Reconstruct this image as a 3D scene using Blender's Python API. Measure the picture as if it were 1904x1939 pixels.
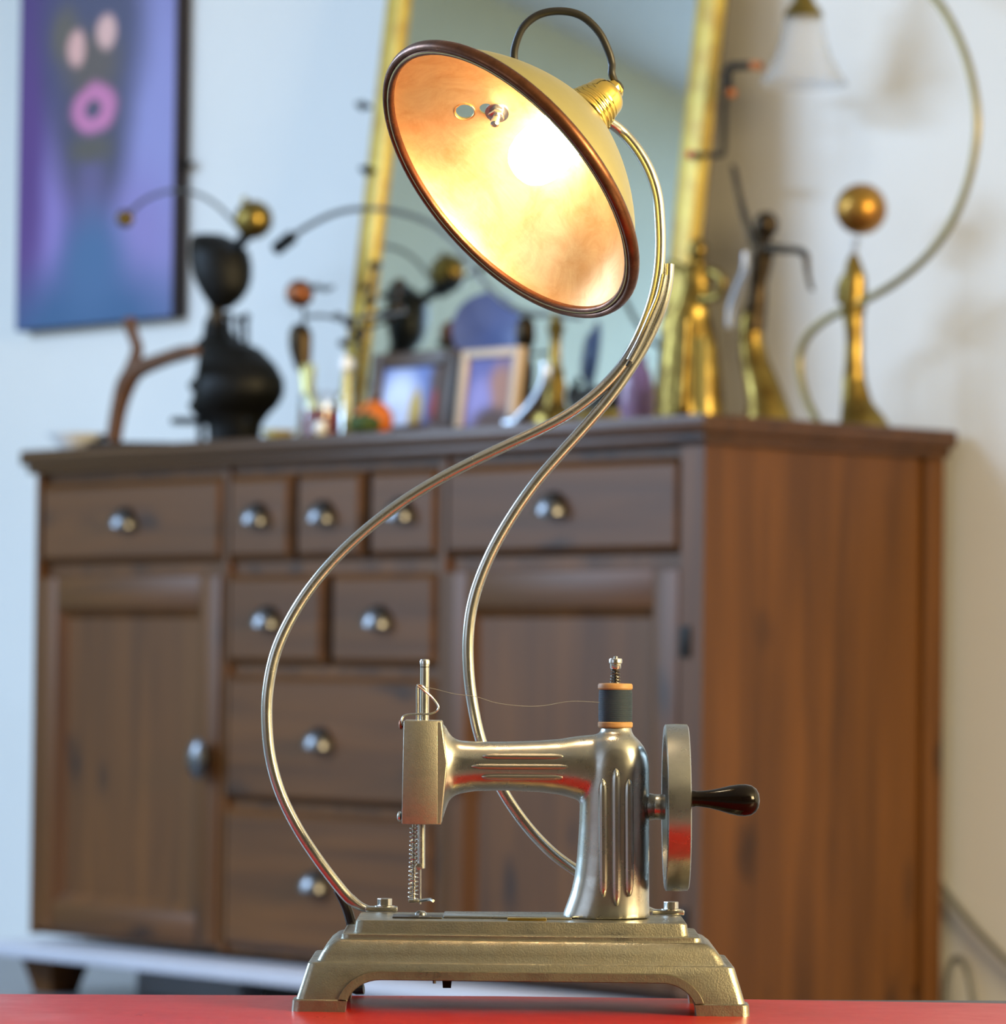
import bpy, bmesh, math, random
from mathutils import Vector, Matrix
random.seed(7)
sc = bpy.context.scene
for o in list(bpy.data.objects): bpy.data.objects.remove(o, do_unlink=True)
COL = sc.collection
PI = math.pi

# ------------------------------------------------------------------ camera
FPX, HY, ROLL = 7600.0, 1254.5, 0.0115
CAM = Vector((0, 0, 0.56))
pitch = math.atan((HY - 969.5) / FPX)
_r = Vector((1, 0, 0)); _u = Vector((0, -math.sin(pitch), math.cos(pitch))); FW = Vector((0, math.cos(pitch), math.sin(pitch)))
RT = _r * math.cos(ROLL) + _u * math.sin(ROLL)
UP = -_r * math.sin(ROLL) + _u * math.cos(ROLL)
cd = bpy.data.cameras.new('camera'); cam = bpy.data.objects.new('camera', cd); COL.objects.link(cam)
cam.matrix_world = Matrix(((RT.x, UP.x, -FW.x, CAM.x), (RT.y, UP.y, -FW.y, CAM.y), (RT.z, UP.z, -FW.z, CAM.z), (0, 0, 0, 1)))
cd.sensor_fit = 'HORIZONTAL'; cd.sensor_width = 36; cd.lens = FPX * 36 / 1904
cd.clip_start = 0.05; cd.clip_end = 60
cd.dof.use_dof = True; cd.dof.focus_distance = 1.955; cd.dof.aperture_fstop = 16.0
sc.camera = cam

# room frame: u along the back wall (to the left and away), v into the wall
AL = 0.842
FD = Vector((-math.cos(AL), math.sin(AL), 0)); SD = Vector((math.sin(AL), math.cos(AL), 0))
O = Vector((0.2787, 5.57, 0))
MR = Matrix.Translation(O) @ Matrix.Rotation(-AL, 4, 'Z')     # local x = -u, y = v
def UV(u, v, z): return O + FD * u + SD * v + Vector((0, 0, z))
WALLV = 0.5265
U0, U1, V0, CEIL = -6.5, 3.4, -6.5, 2.75

# ------------------------------------------------------------------ light
sc.view_settings.view_transform = 'Standard'; sc.view_settings.look = 'None'
sc.view_settings.gamma = 1; sc.view_settings.use_curve_mapping = False
sc.view_settings.exposure = 0.0
w = bpy.data.worlds.new('world'); sc.world = w; w.use_nodes = True
w.node_tree.nodes['Background'].inputs[0].default_value = (0.62, 0.76, 1.0, 1)
w.node_tree.nodes['Background'].inputs[1].default_value = 0.8
def window_light(name, c, direction, sx, sz, power, color):
    l = bpy.data.lights.new(name, 'AREA'); l.shape = 'RECTANGLE'; l.size = sx; l.size_y = sz; l.energy = power; l.color = color
    o = bpy.data.objects.new(name, l); COL.objects.link(o); o.location = c
    o.rotation_euler = Vector(direction).to_track_quat('-Z', 'Y').to_euler()
WIN_L = (-4.8, -2.5, 1.1, 2.5)     # v range, z range in wall_left
WIN_R = (-2.3, -0.4, 1.1, 2.5)     # v range in wall_right
WIN_F = (-3.4, -0.6, 0.6, 2.4)       # u range in wall_front
def mid(a, b): return (a + b) / 2
window_light('daylight_left', UV(U1 - 0.03, mid(*WIN_L[:2]), mid(*WIN_L[2:])), -FD, 2.2, 1.35, 160, (0.50, 0.71, 1.0))
SKY = (1.2, 3.1, -4.9, -2.9)         # u range, v range of the roof window
window_light('daylight_roof', UV(mid(*SKY[:2]), mid(*SKY[2:]), CEIL - 0.02), (0, 0, -1), 1.8, 1.9, 330, (0.50, 0.71, 1.0))
window_light('daylight_front', UV(mid(*WIN_F[:2]), V0 + 0.03, mid(*WIN_F[2:])), SD, 2.7, 1.7, 12, (0.80, 0.88, 1.0))
window_light('daylight_right', UV(U0 + 0.03, mid(*WIN_R[:2]), mid(*WIN_R[2:])), FD, 1.8, 1.35, 430, (1.0, 0.76, 0.38))

# ------------------------------------------------------------------ pixel helpers
def ray(px, py): return RT * ((px - 952) / FPX) - UP * ((py - 969.5) / FPX) + FW
def P(px, py, D):
    d = ray(px, py); return CAM + d * (D / d.y)
def T(px, py, v):
    d = ray(px, py); t = ((O + SD * v - CAM).dot(SD)) / d.dot(SD); return CAM + d * t
def S(p): return (p - CAM).dot(FW) / FPX      # metres per pixel at p

# ------------------------------------------------------------------ materials
def nt(m): return m.node_tree.nodes, m.node_tree.links
def mat(name, col, rough=0.5, metal=0.0, var=0.0, scale=20, bump=0.0, bscale=60, rvar=0.0, spec=0.5, stretch=(1, 1, 1), col2=None,
        aniso=0.0, emit=None, trans=0.0, alpha=1.0, coat=0.0, ior=1.45):
    m = bpy.data.materials.new(name); m.use_nodes = True; N, L = nt(m); b = N['Principled BSDF']
    b.inputs['Base Color'].default_value = (*col, 1); b.inputs['Roughness'].default_value = rough; b.inputs['Metallic'].default_value = metal
    b.inputs['Specular IOR Level'].default_value = spec; b.inputs['Transmission Weight'].default_value = trans; b.inputs['IOR'].default_value = ior
    b.inputs['Coat Weight'].default_value = coat; b.inputs['Coat Roughness'].default_value = 0.12
    if emit: b.inputs['Emission Color'].default_value = (*emit[0], 1); b.inputs['Emission Strength'].default_value = emit[1]
    if var or bump or rvar or col2:
        tc = N.new('ShaderNodeTexCoord'); mp = N.new('ShaderNodeMapping'); mp.inputs['Scale'].default_value = stretch
        L.new(tc.outputs['Object'], mp.inputs[0])
        nz = N.new('ShaderNodeTexNoise'); nz.inputs['Scale'].default_value = scale; nz.inputs['Detail'].default_value = 6; nz.inputs['Roughness'].default_value = 0.62
        L.new(mp.outputs[0], nz.inputs['Vector'])
        cr = N.new('ShaderNodeValToRGB'); cr.color_ramp.elements[0].position = 0.32; cr.color_ramp.elements[1].position = 0.68
        c2 = col2 if col2 else tuple(max(0, c * (1 - var)) for c in col)
        cr.color_ramp.elements[0].color = (*c2, 1); cr.color_ramp.elements[1].color = (*col, 1)
        L.new(nz.outputs['Fac'], cr.inputs[0]); L.new(cr.outputs[0], b.inputs['Base Color'])
        if rvar:
            mr = N.new('ShaderNodeMapRange'); mr.inputs['From Min'].default_value = 0.3; mr.inputs['From Max'].default_value = 0.7
            mr.inputs['To Min'].default_value = rough + rvar; mr.inputs['To Max'].default_value = max(0.02, rough - rvar)
            L.new(nz.outputs['Fac'], mr.inputs[0]); L.new(mr.outputs[0], b.inputs['Roughness'])
        if bump:
            n2 = N.new('ShaderNodeTexNoise'); n2.inputs['Scale'].default_value = bscale; n2.inputs['Detail'].default_value = 4
            L.new(mp.outputs[0], n2.inputs['Vector'])
            bp = N.new('ShaderNodeBump'); bp.inputs['Strength'].default_value = bump; bp.inputs['Distance'].default_value = 0.001
            L.new(n2.outputs['Fac'], bp.inputs['Height']); L.new(bp.outputs[0], b.inputs['Normal'])
    if aniso:
        b.inputs['Anisotropic'].default_value = aniso; b.inputs['Anisotropic Rotation'].default_value = 0.25
        tg = N.new('ShaderNodeTangent'); tg.direction_type = 'RADIAL'; tg.axis = 'Z'; L.new(tg.outputs[0], b.inputs['Tangent'])
    return m
def wood(name, c1, c2, knot, grain='z', rough=0.42, scale=1.0):
    m = bpy.data.materials.new(name); m.use_nodes = True; N, L = nt(m); b = N['Principled BSDF']
    tc = N.new('ShaderNodeTexCoord')
    def mp(sv):
        x = N.new('ShaderNodeMapping'); x.inputs['Scale'].default_value = sv; L.new(tc.outputs['Object'], x.inputs[0]); return x
    lo, hi = 1.6 * scale, 26 * scale
    a = mp((hi, hi, lo) if grain == 'z' else (lo, hi, hi))
    n1 = N.new('ShaderNodeTexNoise'); n1.inputs['Scale'].default_value = 1.0; n1.inputs['Detail'].default_value = 7; n1.inputs['Distortion'].default_value = 0.6
    L.new(a.outputs[0], n1.inputs['Vector'])
    cr = N.new('ShaderNodeValToRGB'); cr.color_ramp.elements[0].position = 0.28; cr.color_ramp.elements[1].position = 0.72
    cr.color_ramp.elements[0].color = (*c2, 1); cr.color_ramp.elements[1].color = (*c1, 1); L.new(n1.outputs['Fac'], cr.inputs[0])
    k = mp((9, 9, 4) if grain == 'z' else (4, 9, 9))
    vo = N.new('ShaderNodeTexVoronoi'); vo.inputs['Scale'].default_value = 1.0; vo.inputs['Randomness'].default_value = 1.0
    nd = N.new('ShaderNodeTexNoise'); nd.inputs['Scale'].default_value = 3; L.new(k.outputs[0], nd.inputs['Vector'])
    ad = N.new('ShaderNodeMixRGB'); ad.blend_type = 'ADD'; ad.inputs[0].default_value = 0.35; L.new(k.outputs[0], ad.inputs[1]); L.new(nd.outputs['Color'], ad.inputs[2])
    L.new(ad.outputs[0], vo.inputs['Vector'])
    kr = N.new('ShaderNodeValToRGB'); kr.color_ramp.elements[0].position = 0.06; kr.color_ramp.elements[1].position = 0.24
    kr.color_ramp.elements[0].color = (0.8, 0.8, 0.8, 1); kr.color_ramp.elements[1].color = (0, 0, 0, 1); L.new(vo.outputs['Distance'], kr.inputs[0])
    mx = N.new('ShaderNodeMixRGB'); L.new(kr.outputs[0], mx.inputs[0]); L.new(cr.outputs[0], mx.inputs[1]); mx.inputs[2].default_value = (*knot, 1)
    L.new(mx.outputs[0], b.inputs['Base Color']); b.inputs['Roughness'].default_value = rough; b.inputs['Specular IOR Level'].default_value = 0.34
    bp = N.new('ShaderNodeBump'); bp.inputs['Strength'].default_value = 0.25; bp.inputs['Distance'].default_value = 0.002
    L.new(n1.outputs['Fac'], bp.inputs['Height']); L.new(bp.outputs[0], b.inputs['Normal'])
    return m
def srgb(r, g, b): return tuple(((c / 255 + 0.055) / 1.055) ** 2.4 if c > 10 else c / 255 / 12.92 for c in (r, g, b))

M = {}
M['wall'] = mat('wall_paint', (0.80, 0.79, 0.76), 0.85, var=0.04, scale=1.5, bump=0.15, bscale=90)
M['wall_green'] = mat('wall_greygreen_paint', (0.36, 0.42, 0.385), 0.85, var=0.14, scale=1.2, bump=0.15, bscale=90)
M['wall_tan'] = mat('wall_tan_paint', (0.18, 0.15, 0.11), 0.85, var=0.1, scale=1.5)
M['ceil'] = mat('ceiling_paint', (0.58, 0.58, 0.57), 0.9, var=0.03, scale=2)
M['floor'] = mat('floor_stone', (0.18, 0.18, 0.19), 0.35, var=0.12, scale=3)
M['winframe'] = mat('window_frame_paint', (0.75, 0.75, 0.73), 0.5, var=0.05)
WC1, WC2, WK = (0.132, 0.048, 0.0080), (0.056, 0.020, 0.0038), (0.012, 0.005, 0.003)
M['wood_v'] = wood('stained_pine_upright', WC1, WC2, WK, 'z', 0.45)
M['wood_h'] = wood('stained_pine_level', WC1, WC2, WK, 'x', 0.45)
M['wood_top'] = wood('stained_pine_top', (0.085, 0.034, 0.010), (0.044, 0.018, 0.006), WK, 'x', 0.33)
M['plinth'] = mat('pale_grey_plinth', (0.50, 0.50, 0.56), 0.35, var=0.08, scale=6)  # pale grey tone over the whole plinth board, unlike the stained pine
M['pewter'] = mat('dark_pewter', (0.19, 0.19, 0.20), 0.30, 1.0, var=0.4, scale=60)
M['red'] = mat('red_lacquer', srgb(180, 30, 20), 0.32, spec=0.35, var=0.18, scale=14, bump=0.05, bscale=300, rvar=0.06)
M['black_lacquer'] = mat('black_lacquer', (0.02, 0.02, 0.022), 0.35, var=0.3, scale=40)
M['nickel'] = mat('worn_nickel', (0.465, 0.465, 0.43), 0.29, 1.0, var=0.22, scale=90, rvar=0.05)
M['steel'] = mat('steel_tube', (0.56, 0.555, 0.505), 0.25, 1.0, var=0.14, scale=140, rvar=0.05)
M['base'] = mat('tarnished_nickel_casting', (0.40, 0.38, 0.305), 0.36, 1.0, var=0.35, scale=75, rvar=0.10, bump=0.16, bscale=1300, col2=(0.23, 0.215, 0.165))
M['plate'] = mat('face_plate_metal', (0.44, 0.425, 0.36), 0.44, 1.0, var=0.35, scale=190, rvar=0.07, bump=0.12, bscale=1800)
M['screw'] = mat('screw_steel', (0.62, 0.62, 0.60), 0.25, 1.0, var=0.2, scale=120)
M['darksteel'] = mat('dark_steel', (0.14, 0.13, 0.12), 0.35, 1.0, var=0.3, scale=80)
M['brass_satin'] = mat('satin_brass', srgb(190, 180, 120), 0.40, 0.75, var=0.10, scale=25, rvar=0.05)
M['brass'] = mat('polished_brass', srgb(238, 205, 110), 0.13, 1.0, var=0.08, scale=60)
M['copper_in'] = mat('brushed_copper_inside', (0.95, 0.70, 0.38), 0.46, 1.0, var=0.2, scale=22, rvar=0.05, aniso=0.7, col2=(0.86, 0.55, 0.25))
def brush(m):
    N, L = nt(m); b = N['Principled BSDF']; tc = N.new('ShaderNodeTexCoord')
    nz = N.new('ShaderNodeTexNoise'); nz.inputs['Scale'].default_value = 55; nz.inputs['Detail'].default_value = 9; nz.inputs['Roughness'].default_value = 0.7; nz.inputs['Distortion'].default_value = 0.8
    L.new(tc.outputs['Object'], nz.inputs['Vector'])
    cr = N.new('ShaderNodeValToRGB'); e = cr.color_ramp.elements; e[0].position = 0.30; e[0].color = (0.82, 0.50, 0.23, 1); e[1].position = 0.62; e[1].color = (0.95, 0.70, 0.38, 1)
    L.new(nz.outputs['Fac'], cr.inputs[0]); L.new(cr.outputs[0], b.inputs['Base Color'])
    mp = N.new('ShaderNodeMapping'); mp.inputs['Scale'].default_value = (1, 1, 1); L.new(tc.outputs['Object'], mp.inputs[0])
    n2 = N.new('ShaderNodeTexNoise'); n2.inputs['Scale'].default_value = 40; n2.inputs['Detail'].default_value = 2
    mp2 = N.new('ShaderNodeMapping'); mp2.inputs['Scale'].default_value = (1, 14, 14); L.new(tc.outputs['Object'], mp2.inputs[0]); L.new(mp2.outputs[0], n2.inputs['Vector'])
    bp = N.new('ShaderNodeBump'); bp.inputs['Strength'].default_value = 0.12; bp.inputs['Distance'].default_value = 0.0006; L.new(n2.outputs['Fac'], bp.inputs['Height']); L.new(bp.outputs[0], b.inputs['Normal'])
brush(M['copper_in'])
M['rim'] = mat('dark_copper_rim', (0.19, 0.075, 0.035), 0.33, 0.85, var=0.5, scale=130, rvar=0.08)
M['rubber'] = mat('black_rubber_cord', (0.018, 0.017, 0.015), 0.45, var=0.2, scale=100)
M['crank'] = mat('black_lacquered_wood', (0.004, 0.0025, 0.002), 0.12, var=0.3, scale=60, spec=0.25)
M['spoolwood'] = mat('pale_spool_wood', srgb(176, 132, 80), 0.55, var=0.3, scale=120, stretch=(1, 1, 4))
M['bulb'] = mat('glowing_bulb_glass', (1, 0.9, 0.75), 0.3, emit=((1.0, 0.82, 0.54), 64))
def thread_mat():
    m = mat('dark_teal_thread', srgb(38, 58, 66), 0.6); N, L = nt(m); b = N['Principled BSDF']
    tc = N.new('ShaderNodeTexCoord'); wv = N.new('ShaderNodeTexWave'); wv.bands_direction = 'Z'; wv.inputs['Scale'].default_value = 560; wv.inputs['Distortion'].default_value = 1.5; wv.inputs['Detail'].default_value = 2
    L.new(tc.outputs['Object'], wv.inputs['Vector'])
    cr = N.new('ShaderNodeValToRGB'); cr.color_ramp.elements[0].color = (*srgb(14, 24, 34), 1); cr.color_ramp.elements[1].color = (*srgb(46, 66, 86), 1)
    L.new(wv.outputs['Fac'], cr.inputs[0]); L.new(cr.outputs[0], b.inputs['Base Color'])
    bp = N.new('ShaderNodeBump'); bp.inputs['Strength'].default_value = 0.6; bp.inputs['Distance'].default_value = 0.0004; L.new(wv.outputs['Fac'], bp.inputs['Height']); L.new(bp.outputs[0], b.inputs['Normal'])
    return m
M['thread'] = thread_mat()
M['threadline'] = mat('loose_thread', srgb(120, 120, 118), 0.6)
M['gold'] = mat('gilt_brass', srgb(156, 134, 68), 0.34, 0.9, var=0.45, scale=30, rvar=0.08, col2=srgb(84, 62, 26))
M['brass_dull'] = mat('dull_brass', srgb(150, 134, 84), 0.38, 0.8, var=0.25, scale=30)
M['goldframe'] = mat('gilded_frame', srgb(212, 188, 88), 0.42, 0.25, var=0.15, scale=30, col2=srgb(176, 140, 60))
M['bronze'] = mat('dark_bronze', srgb(74, 60, 40), 0.38, 0.75, var=0.5, scale=40, col2=srgb(30, 24, 18))
M['iron'] = mat('blackened_iron', (0.006, 0.006, 0.0055), 0.5, 0.0, spec=0.25, var=0.4, scale=40)
M['silver'] = mat('silver_metal', (0.55, 0.57, 0.62), 0.3, 1.0, var=0.1)
M['copperball'] = mat('aged_copper', srgb(150, 92, 60), 0.4, 0.8, var=0.4, scale=30)
M['driftwood'] = mat('driftwood', srgb(105, 70, 45), 0.7, var=0.5, scale=20, stretch=(4, 4, 1), bump=0.4, bscale=60)
M['glass_shade'] = mat('cloudy_glass', (0.95, 0.96, 0.98), 0.16, trans=0.87, ior=1.45, bump=0.3, bscale=30)
M['glass'] = mat('clear_glass', (0.96, 0.97, 0.98), 0.04, trans=1.0, ior=1.45)
M['white_glaze'] = mat('white_ceramic', (0.85, 0.86, 0.87), 0.15, var=0.03)
M['yellow_glaze'] = mat('pale_yellow_ceramic', srgb(225, 205, 120), 0.25, var=0.1)
M['red_wax'] = mat('deep_red_wax', srgb(128, 14, 24), 0.35, var=0.2)
M['orange'] = mat('orange_skin', srgb(226, 118, 30), 0.45, var=0.2, scale=40)
M['green'] = mat('green_skin', srgb(62, 84, 26), 0.5, var=0.4, scale=40)
M['blue_plate'] = mat('blue_grey_ceramic', srgb(88, 104, 160), 0.35, var=0.25, scale=12)
M['pink_glass'] = mat('lilac_glass', srgb(206, 168, 200), 0.15, trans=0.55, var=0.1)
M['frame_dark'] = mat('dark_walnut_frame', srgb(78, 54, 38), 0.4, var=0.4, scale=30)
M['frame_cream'] = mat('cream_mount', srgb(212, 186, 160), 0.5, var=0.1)
M['box_white'] = mat('pale_card', srgb(190, 196, 208), 0.6, var=0.05)
M['box_dark'] = mat('dark_card', srgb(28, 26, 28), 0.6, var=0.2)
M['cable'] = mat('grey_cable', srgb(96, 96, 92), 0.5, var=0.1)
M['orange_tip'] = mat('orange_plastic', srgb(205, 110, 30), 0.4, var=0.1)
M['red_tip'] = mat('red_plastic', srgb(190, 30, 45), 0.4, var=0.1)
M['mirror'] = mat('old_mirror_glass', (0.80, 0.86, 0.84), 0.05, 1.0, var=0.08, scale=4)
M['canvas_edge'] = mat('dark_canvas_edge', srgb(34, 30, 40), 0.7, var=0.2)

# ------------------------------------------------------------------ object builders
WM = {}
def thing(name, label, cat, loc, rotz=0.0, group=None):
    o = bpy.data.objects.new(name, None); COL.objects.link(o); o.empty_display_size = 0.02
    m = Matrix.Translation(loc) @ Matrix.Rotation(rotz, 4, 'Z'); o.matrix_basis = m; WM[o] = m
    tag(o, label, cat, group); return o
def tag(o, label, cat, group=None):
    o['label'] = label; o['category'] = cat
    if group: o['group'] = group
    return o
def struct(o): o['kind'] = 'structure'; return o
def mk(name, vf, m, parent=None, smooth=True, own=None, local=False, angle=35):
    """vf = (verts, faces[, mat index per face]). World coordinates unless local / own given."""
    verts, faces = vf[0], vf[1]
    pm = WM[parent] if parent else Matrix.Identity(4)
    if own is not None: wm = own; vs = verts
    elif local: wm = pm; vs = verts
    else: wm = pm; inv = pm.inverted(); vs = [inv @ Vector(v) for v in verts]
    me = bpy.data.meshes.new(name); me.from_pydata([tuple(v) for v in vs], [], faces); me.update()
    for x in (m if isinstance(m, (list, tuple)) else [m]): me.materials.append(x)
    if len(vf) > 2:
        for p, i in zip(me.polygons, vf[2]): p.material_index = i
    bm = bmesh.new(); bm.from_mesh(me); bmesh.ops.recalc_face_normals(bm, faces=bm.faces); bm.to_mesh(me); bm.free()
    o = bpy.data.objects.new(name, me); COL.objects.link(o)
    if parent: o.parent = parent
    o.matrix_basis = pm.inverted() @ wm; WM[o] = wm
    if smooth:
        for p in me.polygons: p.use_smooth = True
        if angle < 180: me.set_sharp_from_angle(angle=math.radians(angle))
    return o
def xf(vf, m): return ([m @ Vector(v) for v in vf[0]],) + tuple(vf[1:])
def join(*vfs):
    V, F = [], []
    for vf in vfs:
        n = len(V); V += list(vf[0]); F += [tuple(i + n for i in f) for f in vf[1]]
    return V, F
def box(x0, x1, y0, y1, z0, z1, bev=0.0, seg=2):
    bm = bmesh.new(); bmesh.ops.create_cube(bm, size=1)
    for v in bm.verts: v.co = Vector((mid(x0, x1) + v.co.x * (x1 - x0), mid(y0, y1) + v.co.y * (y1 - y0), mid(z0, z1) + v.co.z * (z1 - z0)))
    if bev: bmesh.ops.bevel(bm, geom=bm.edges[:], offset=bev, segments=seg, affect='EDGES', profile=0.5)
    bm.verts.ensure_lookup_table(); vs = [v.co.copy() for v in bm.verts]; fs = [tuple(v.index for v in f.verts) for f in bm.faces]; bm.free(); return vs, fs
def ubox(u0, u1, v0, v1, z0, z1, bev=0.0): return box(-u1, -u0, v0, v1, z0, z1, bev)   # room-local, x = -u
def lathe(prof, seg=32, close=False, caps=True):
    V, F = [], []; n = len(prof)
    for r, z in prof:
        for k in range(seg): a = 2 * PI * k / seg; V.append(Vector((r * math.cos(a), r * math.sin(a), z)))
    rng = range(n) if close else range(n - 1)
    for i in rng:
        j = (i + 1) % n
        for k in range(seg): k2 = (k + 1) % seg; F.append((i * seg + k, i * seg + k2, j * seg + k2, j * seg + k))
    if not close and caps:
        F.append(tuple(range(seg))); F.append(tuple((n - 1) * seg + k for k in range(seg)))
    return V, F
def align(p, d):
    return Matrix.Translation(p) @ Vector(d).to_track_quat('Z', 'Y').to_matrix().to_4x4()
def sphere(c, r, seg=24, sz=1.0):
    prof = [(max(1e-5, r * math.cos(t)), r * sz * math.sin(t)) for t in [(-0.5 + i / 14) * PI for i in range(15)]]
    return xf(lathe(prof, seg), Matrix.Translation(c))
def smooth_path(pts, n=8):
    """Catmull-Rom through tuples of any dimension"""
    pts = [tuple(p) for p in pts]; out = []
    for i in range(len(pts) - 1):
        p0 = pts[max(0, i - 1)]; p1 = pts[i]; p2 = pts[i + 1]; p3 = pts[min(len(pts) - 1, i + 2)]
        for k in range(n):
            t = k / n; t2 = t * t; t3 = t2 * t
            out.append(tuple(0.5 * (2 * b + (c - a) * t + (2 * a - 5 * b + 4 * c - d) * t2 + (-a + 3 * b - 3 * c + d) * t3) for a, b, c, d in zip(p0, p1, p2, p3)))
    out.append(pts[-1]); return out
def tube(pts, rad, seg=14, flat=None, hint=None, cap=True):
    """pts Vectors, rad number or list; flat: list of (rn, rb) scale"""
    pts = [Vector(p) for p in pts]; n = len(pts); V, F = [], []
    tans = [(pts[min(n - 1, i + 1)] - pts[max(0, i - 1)]).normalized() for i in range(n)]
    h = Vector(hint) if hint else Vector((0.03, -1, 0.05))
    for i in range(n):
        t = tans[i]; b = h - t * h.dot(t)
        if b.length < 1e-3: b = Vector((0, 0, 1)) - t * t.z
        b.normalize(); h = b if not hint else h
        nn = b.cross(t); r = rad[i] if isinstance(rad, (list, tuple)) else rad
        fn, fb = flat[i] if flat else (1, 1)
        for k in range(seg): a = 2 * PI * k / seg; V.append(pts[i] + nn * (math.cos(a) * r * fn) + b * (math.sin(a) * r * fb))
    for i in range(n - 1):
        for k in range(seg): k2 = (k + 1) % seg; F.append((i * seg + k, i * seg + k2, (i + 1) * seg + k2, (i + 1) * seg + k))
    if cap: F.append(tuple(range(seg))); F.append(tuple((n - 1) * seg + k for k in range(seg)))
    return V, F
def loft(sections):
    V, F = [], []; s = len(sections[0])
    for q in sections: V += [Vector(p) for p in q]
    for i in range(len(sections) - 1):
        for k in range(s): k2 = (k + 1) % s; F.append((i * s + k, i * s + k2, (i + 1) * s + k2, (i + 1) * s + k))
    F.append(tuple(range(s))); F.append(tuple((len(sections) - 1) * s + k for k in range(s))); return V, F
def ell(c, ex, ey, n=28, p=2.0):
    out = []
    for k in range(n):
        a = 2 * PI * k / n; ca, sa = math.cos(a), math.sin(a)
        out.append(c + ex * (math.copysign(abs(ca) ** (2 / p), ca)) + ey * (math.copysign(abs(sa) ** (2 / p), sa)))
    return out
def prism(poly, vec):
    n = len(poly); V = [Vector(p) for p in poly] + [Vector(p) + Vector(vec) for p in poly]
    F = [tuple(range(n)), tuple(range(2 * n - 1, n - 1, -1))] + [(i, (i + 1) % n, n + (i + 1) % n, n + i) for i in range(n)]
    return V, F
def bevel_vf(vf, w, seg=2, ang=30):
    bm = bmesh.new(); vs = [bm.verts.new(v) for v in vf[0]]
    for f in vf[1]: bm.faces.new([vs[i] for i in f])
    bmesh.ops.recalc_face_normals(bm, faces=bm.faces)
    es = [e for e in bm.edges if len(e.link_faces) == 2 and e.calc_face_angle(0) > math.radians(ang)]
    bmesh.ops.bevel(bm, geom=es, offset=w, segments=seg, affect='EDGES', profile=0.5)
    bm.verts.ensure_lookup_table(); bm.verts.index_update(); r = ([v.co.copy() for v in bm.verts], [tuple(v.index for v in f.verts) for f in bm.faces]); bm.free(); return r
def bake(o):
    """apply modifiers into the mesh"""
    bpy.context.view_layer.update(); dg = bpy.context.evaluated_depsgraph_get()
    me = bpy.data.meshes.new_from_object(o.evaluated_get(dg), depsgraph=dg); o.modifiers.clear(); o.data = me
def remesh(o, voxel, it=8):
    r = o.modifiers.new('remesh', 'REMESH'); r.mode = 'VOXEL'; r.voxel_size = voxel; r.use_smooth_shade = True
    s = o.modifiers.new('smooth', 'SMOOTH'); s.factor = 0.5; s.iterations = it
    bake(o)
    for p in o.data.polygons: p.use_smooth = True
def cut(o, cutter_vf):
    c = mk('cutter', cutter_vf, M['rim'], smooth=False)
    b = o.modifiers.new('cut', 'BOOLEAN'); b.operation = 'DIFFERENCE'; b.object = c; b.solver = 'EXACT'
    bake(o); me = c.data; bpy.data.objects.remove(c); bpy.data.meshes.remove(me)

# ================================================================== ROOM
R = MR
def room(name, vf, m, **k):
    o = mk(name, vf, m, own=R, smooth=False, **k); return struct(o)
room('floor', ubox(U0, U1, V0, WALLV, -0.05, 0), M['floor'])
room('ceiling', join(ubox(U0, SKY[0], V0, WALLV, CEIL, CEIL + .05), ubox(SKY[1], U1, V0, WALLV, CEIL, CEIL + .05), ubox(SKY[0], SKY[1], V0, SKY[2], CEIL, CEIL + .05), ubox(SKY[0], SKY[1], SKY[3], WALLV, CEIL, CEIL + .05)), M['ceil'])
room('window_4', join(*[ubox(*q, CEIL + .05, CEIL + .09) for q in ((SKY[0], SKY[1], SKY[2], SKY[2] + .06), (SKY[0], SKY[1], SKY[3] - .06, SKY[3]), (SKY[0], SKY[0] + .06, SKY[2], SKY[3]), (SKY[1] - .06, SKY[1], SKY[2], SKY[3]), (2.12, 2.18, SKY[2], SKY[3]))]), M['winframe'])
room('wall_back', ubox(U0 - 0.12, U1 + 0.12, WALLV, WALLV + 0.12, -0.05, CEIL + 0.05), M['wall'])
def wall_u(name, u, du, win, m):
    a, b, z0, z1 = win; u0, u1 = min(u, u + du), max(u, u + du)
    room(name, join(ubox(u0, u1, V0, a, -0.05, CEIL), ubox(u0, u1, b, WALLV, -0.05, CEIL), ubox(u0, u1, a, b, -0.05, z0), ubox(u0, u1, a, b, z1, CEIL)), m)
wall_u('wall_left', U1, 0.12, WIN_L, M['wall_green'])
wall_u('wall_right', U0, -0.12, WIN_R, M['wall_tan'])
a, b, z0, z1 = WIN_F
room('wall_front', join(ubox(U0, a, V0 - 0.12, V0, -0.05, CEIL), ubox(b, U1, V0 - 0.12, V0, -0.05, CEIL), ubox(a, b, V0 - 0.12, V0, -0.05, z0), ubox(a, b, V0 - 0.12, V0, z1, CEIL)), M['wall_tan'])
def win_frame_u(name, u, win):
    a, b, z0, z1 = win; t = 0.05; m_ = mid(a, b)
    room(name, join(*[ubox(u - 0.03, u + 0.03, p, q, r, s) for p, q, r, s in ((a, a + t, z0, z1), (b - t, b, z0, z1), (m_ - t / 2, m_ + t / 2, z0, z1), (a, b, z0, z0 + t), (a, b, z1 - t, z1))]), M['winframe'])
win_frame_u('window_1', U1 + 0.06, WIN_L); win_frame_u('window_2', U0 - 0.06, WIN_R)
a, b, z0, z1 = WIN_F; m_ = mid(a, b)
room('window_3', join(*[ubox(p, q, V0 - 0.09, V0 - 0.03, r, s) for p, q, r, s in ((a, a + .05, z0, z1), (b - .05, b, z0, z1), (m_ - .025, m_ + .025, z0, z1), (a, b, z0, z0 + .05), (a, b, z1 - .05, z1))]), M['winframe'])

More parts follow.
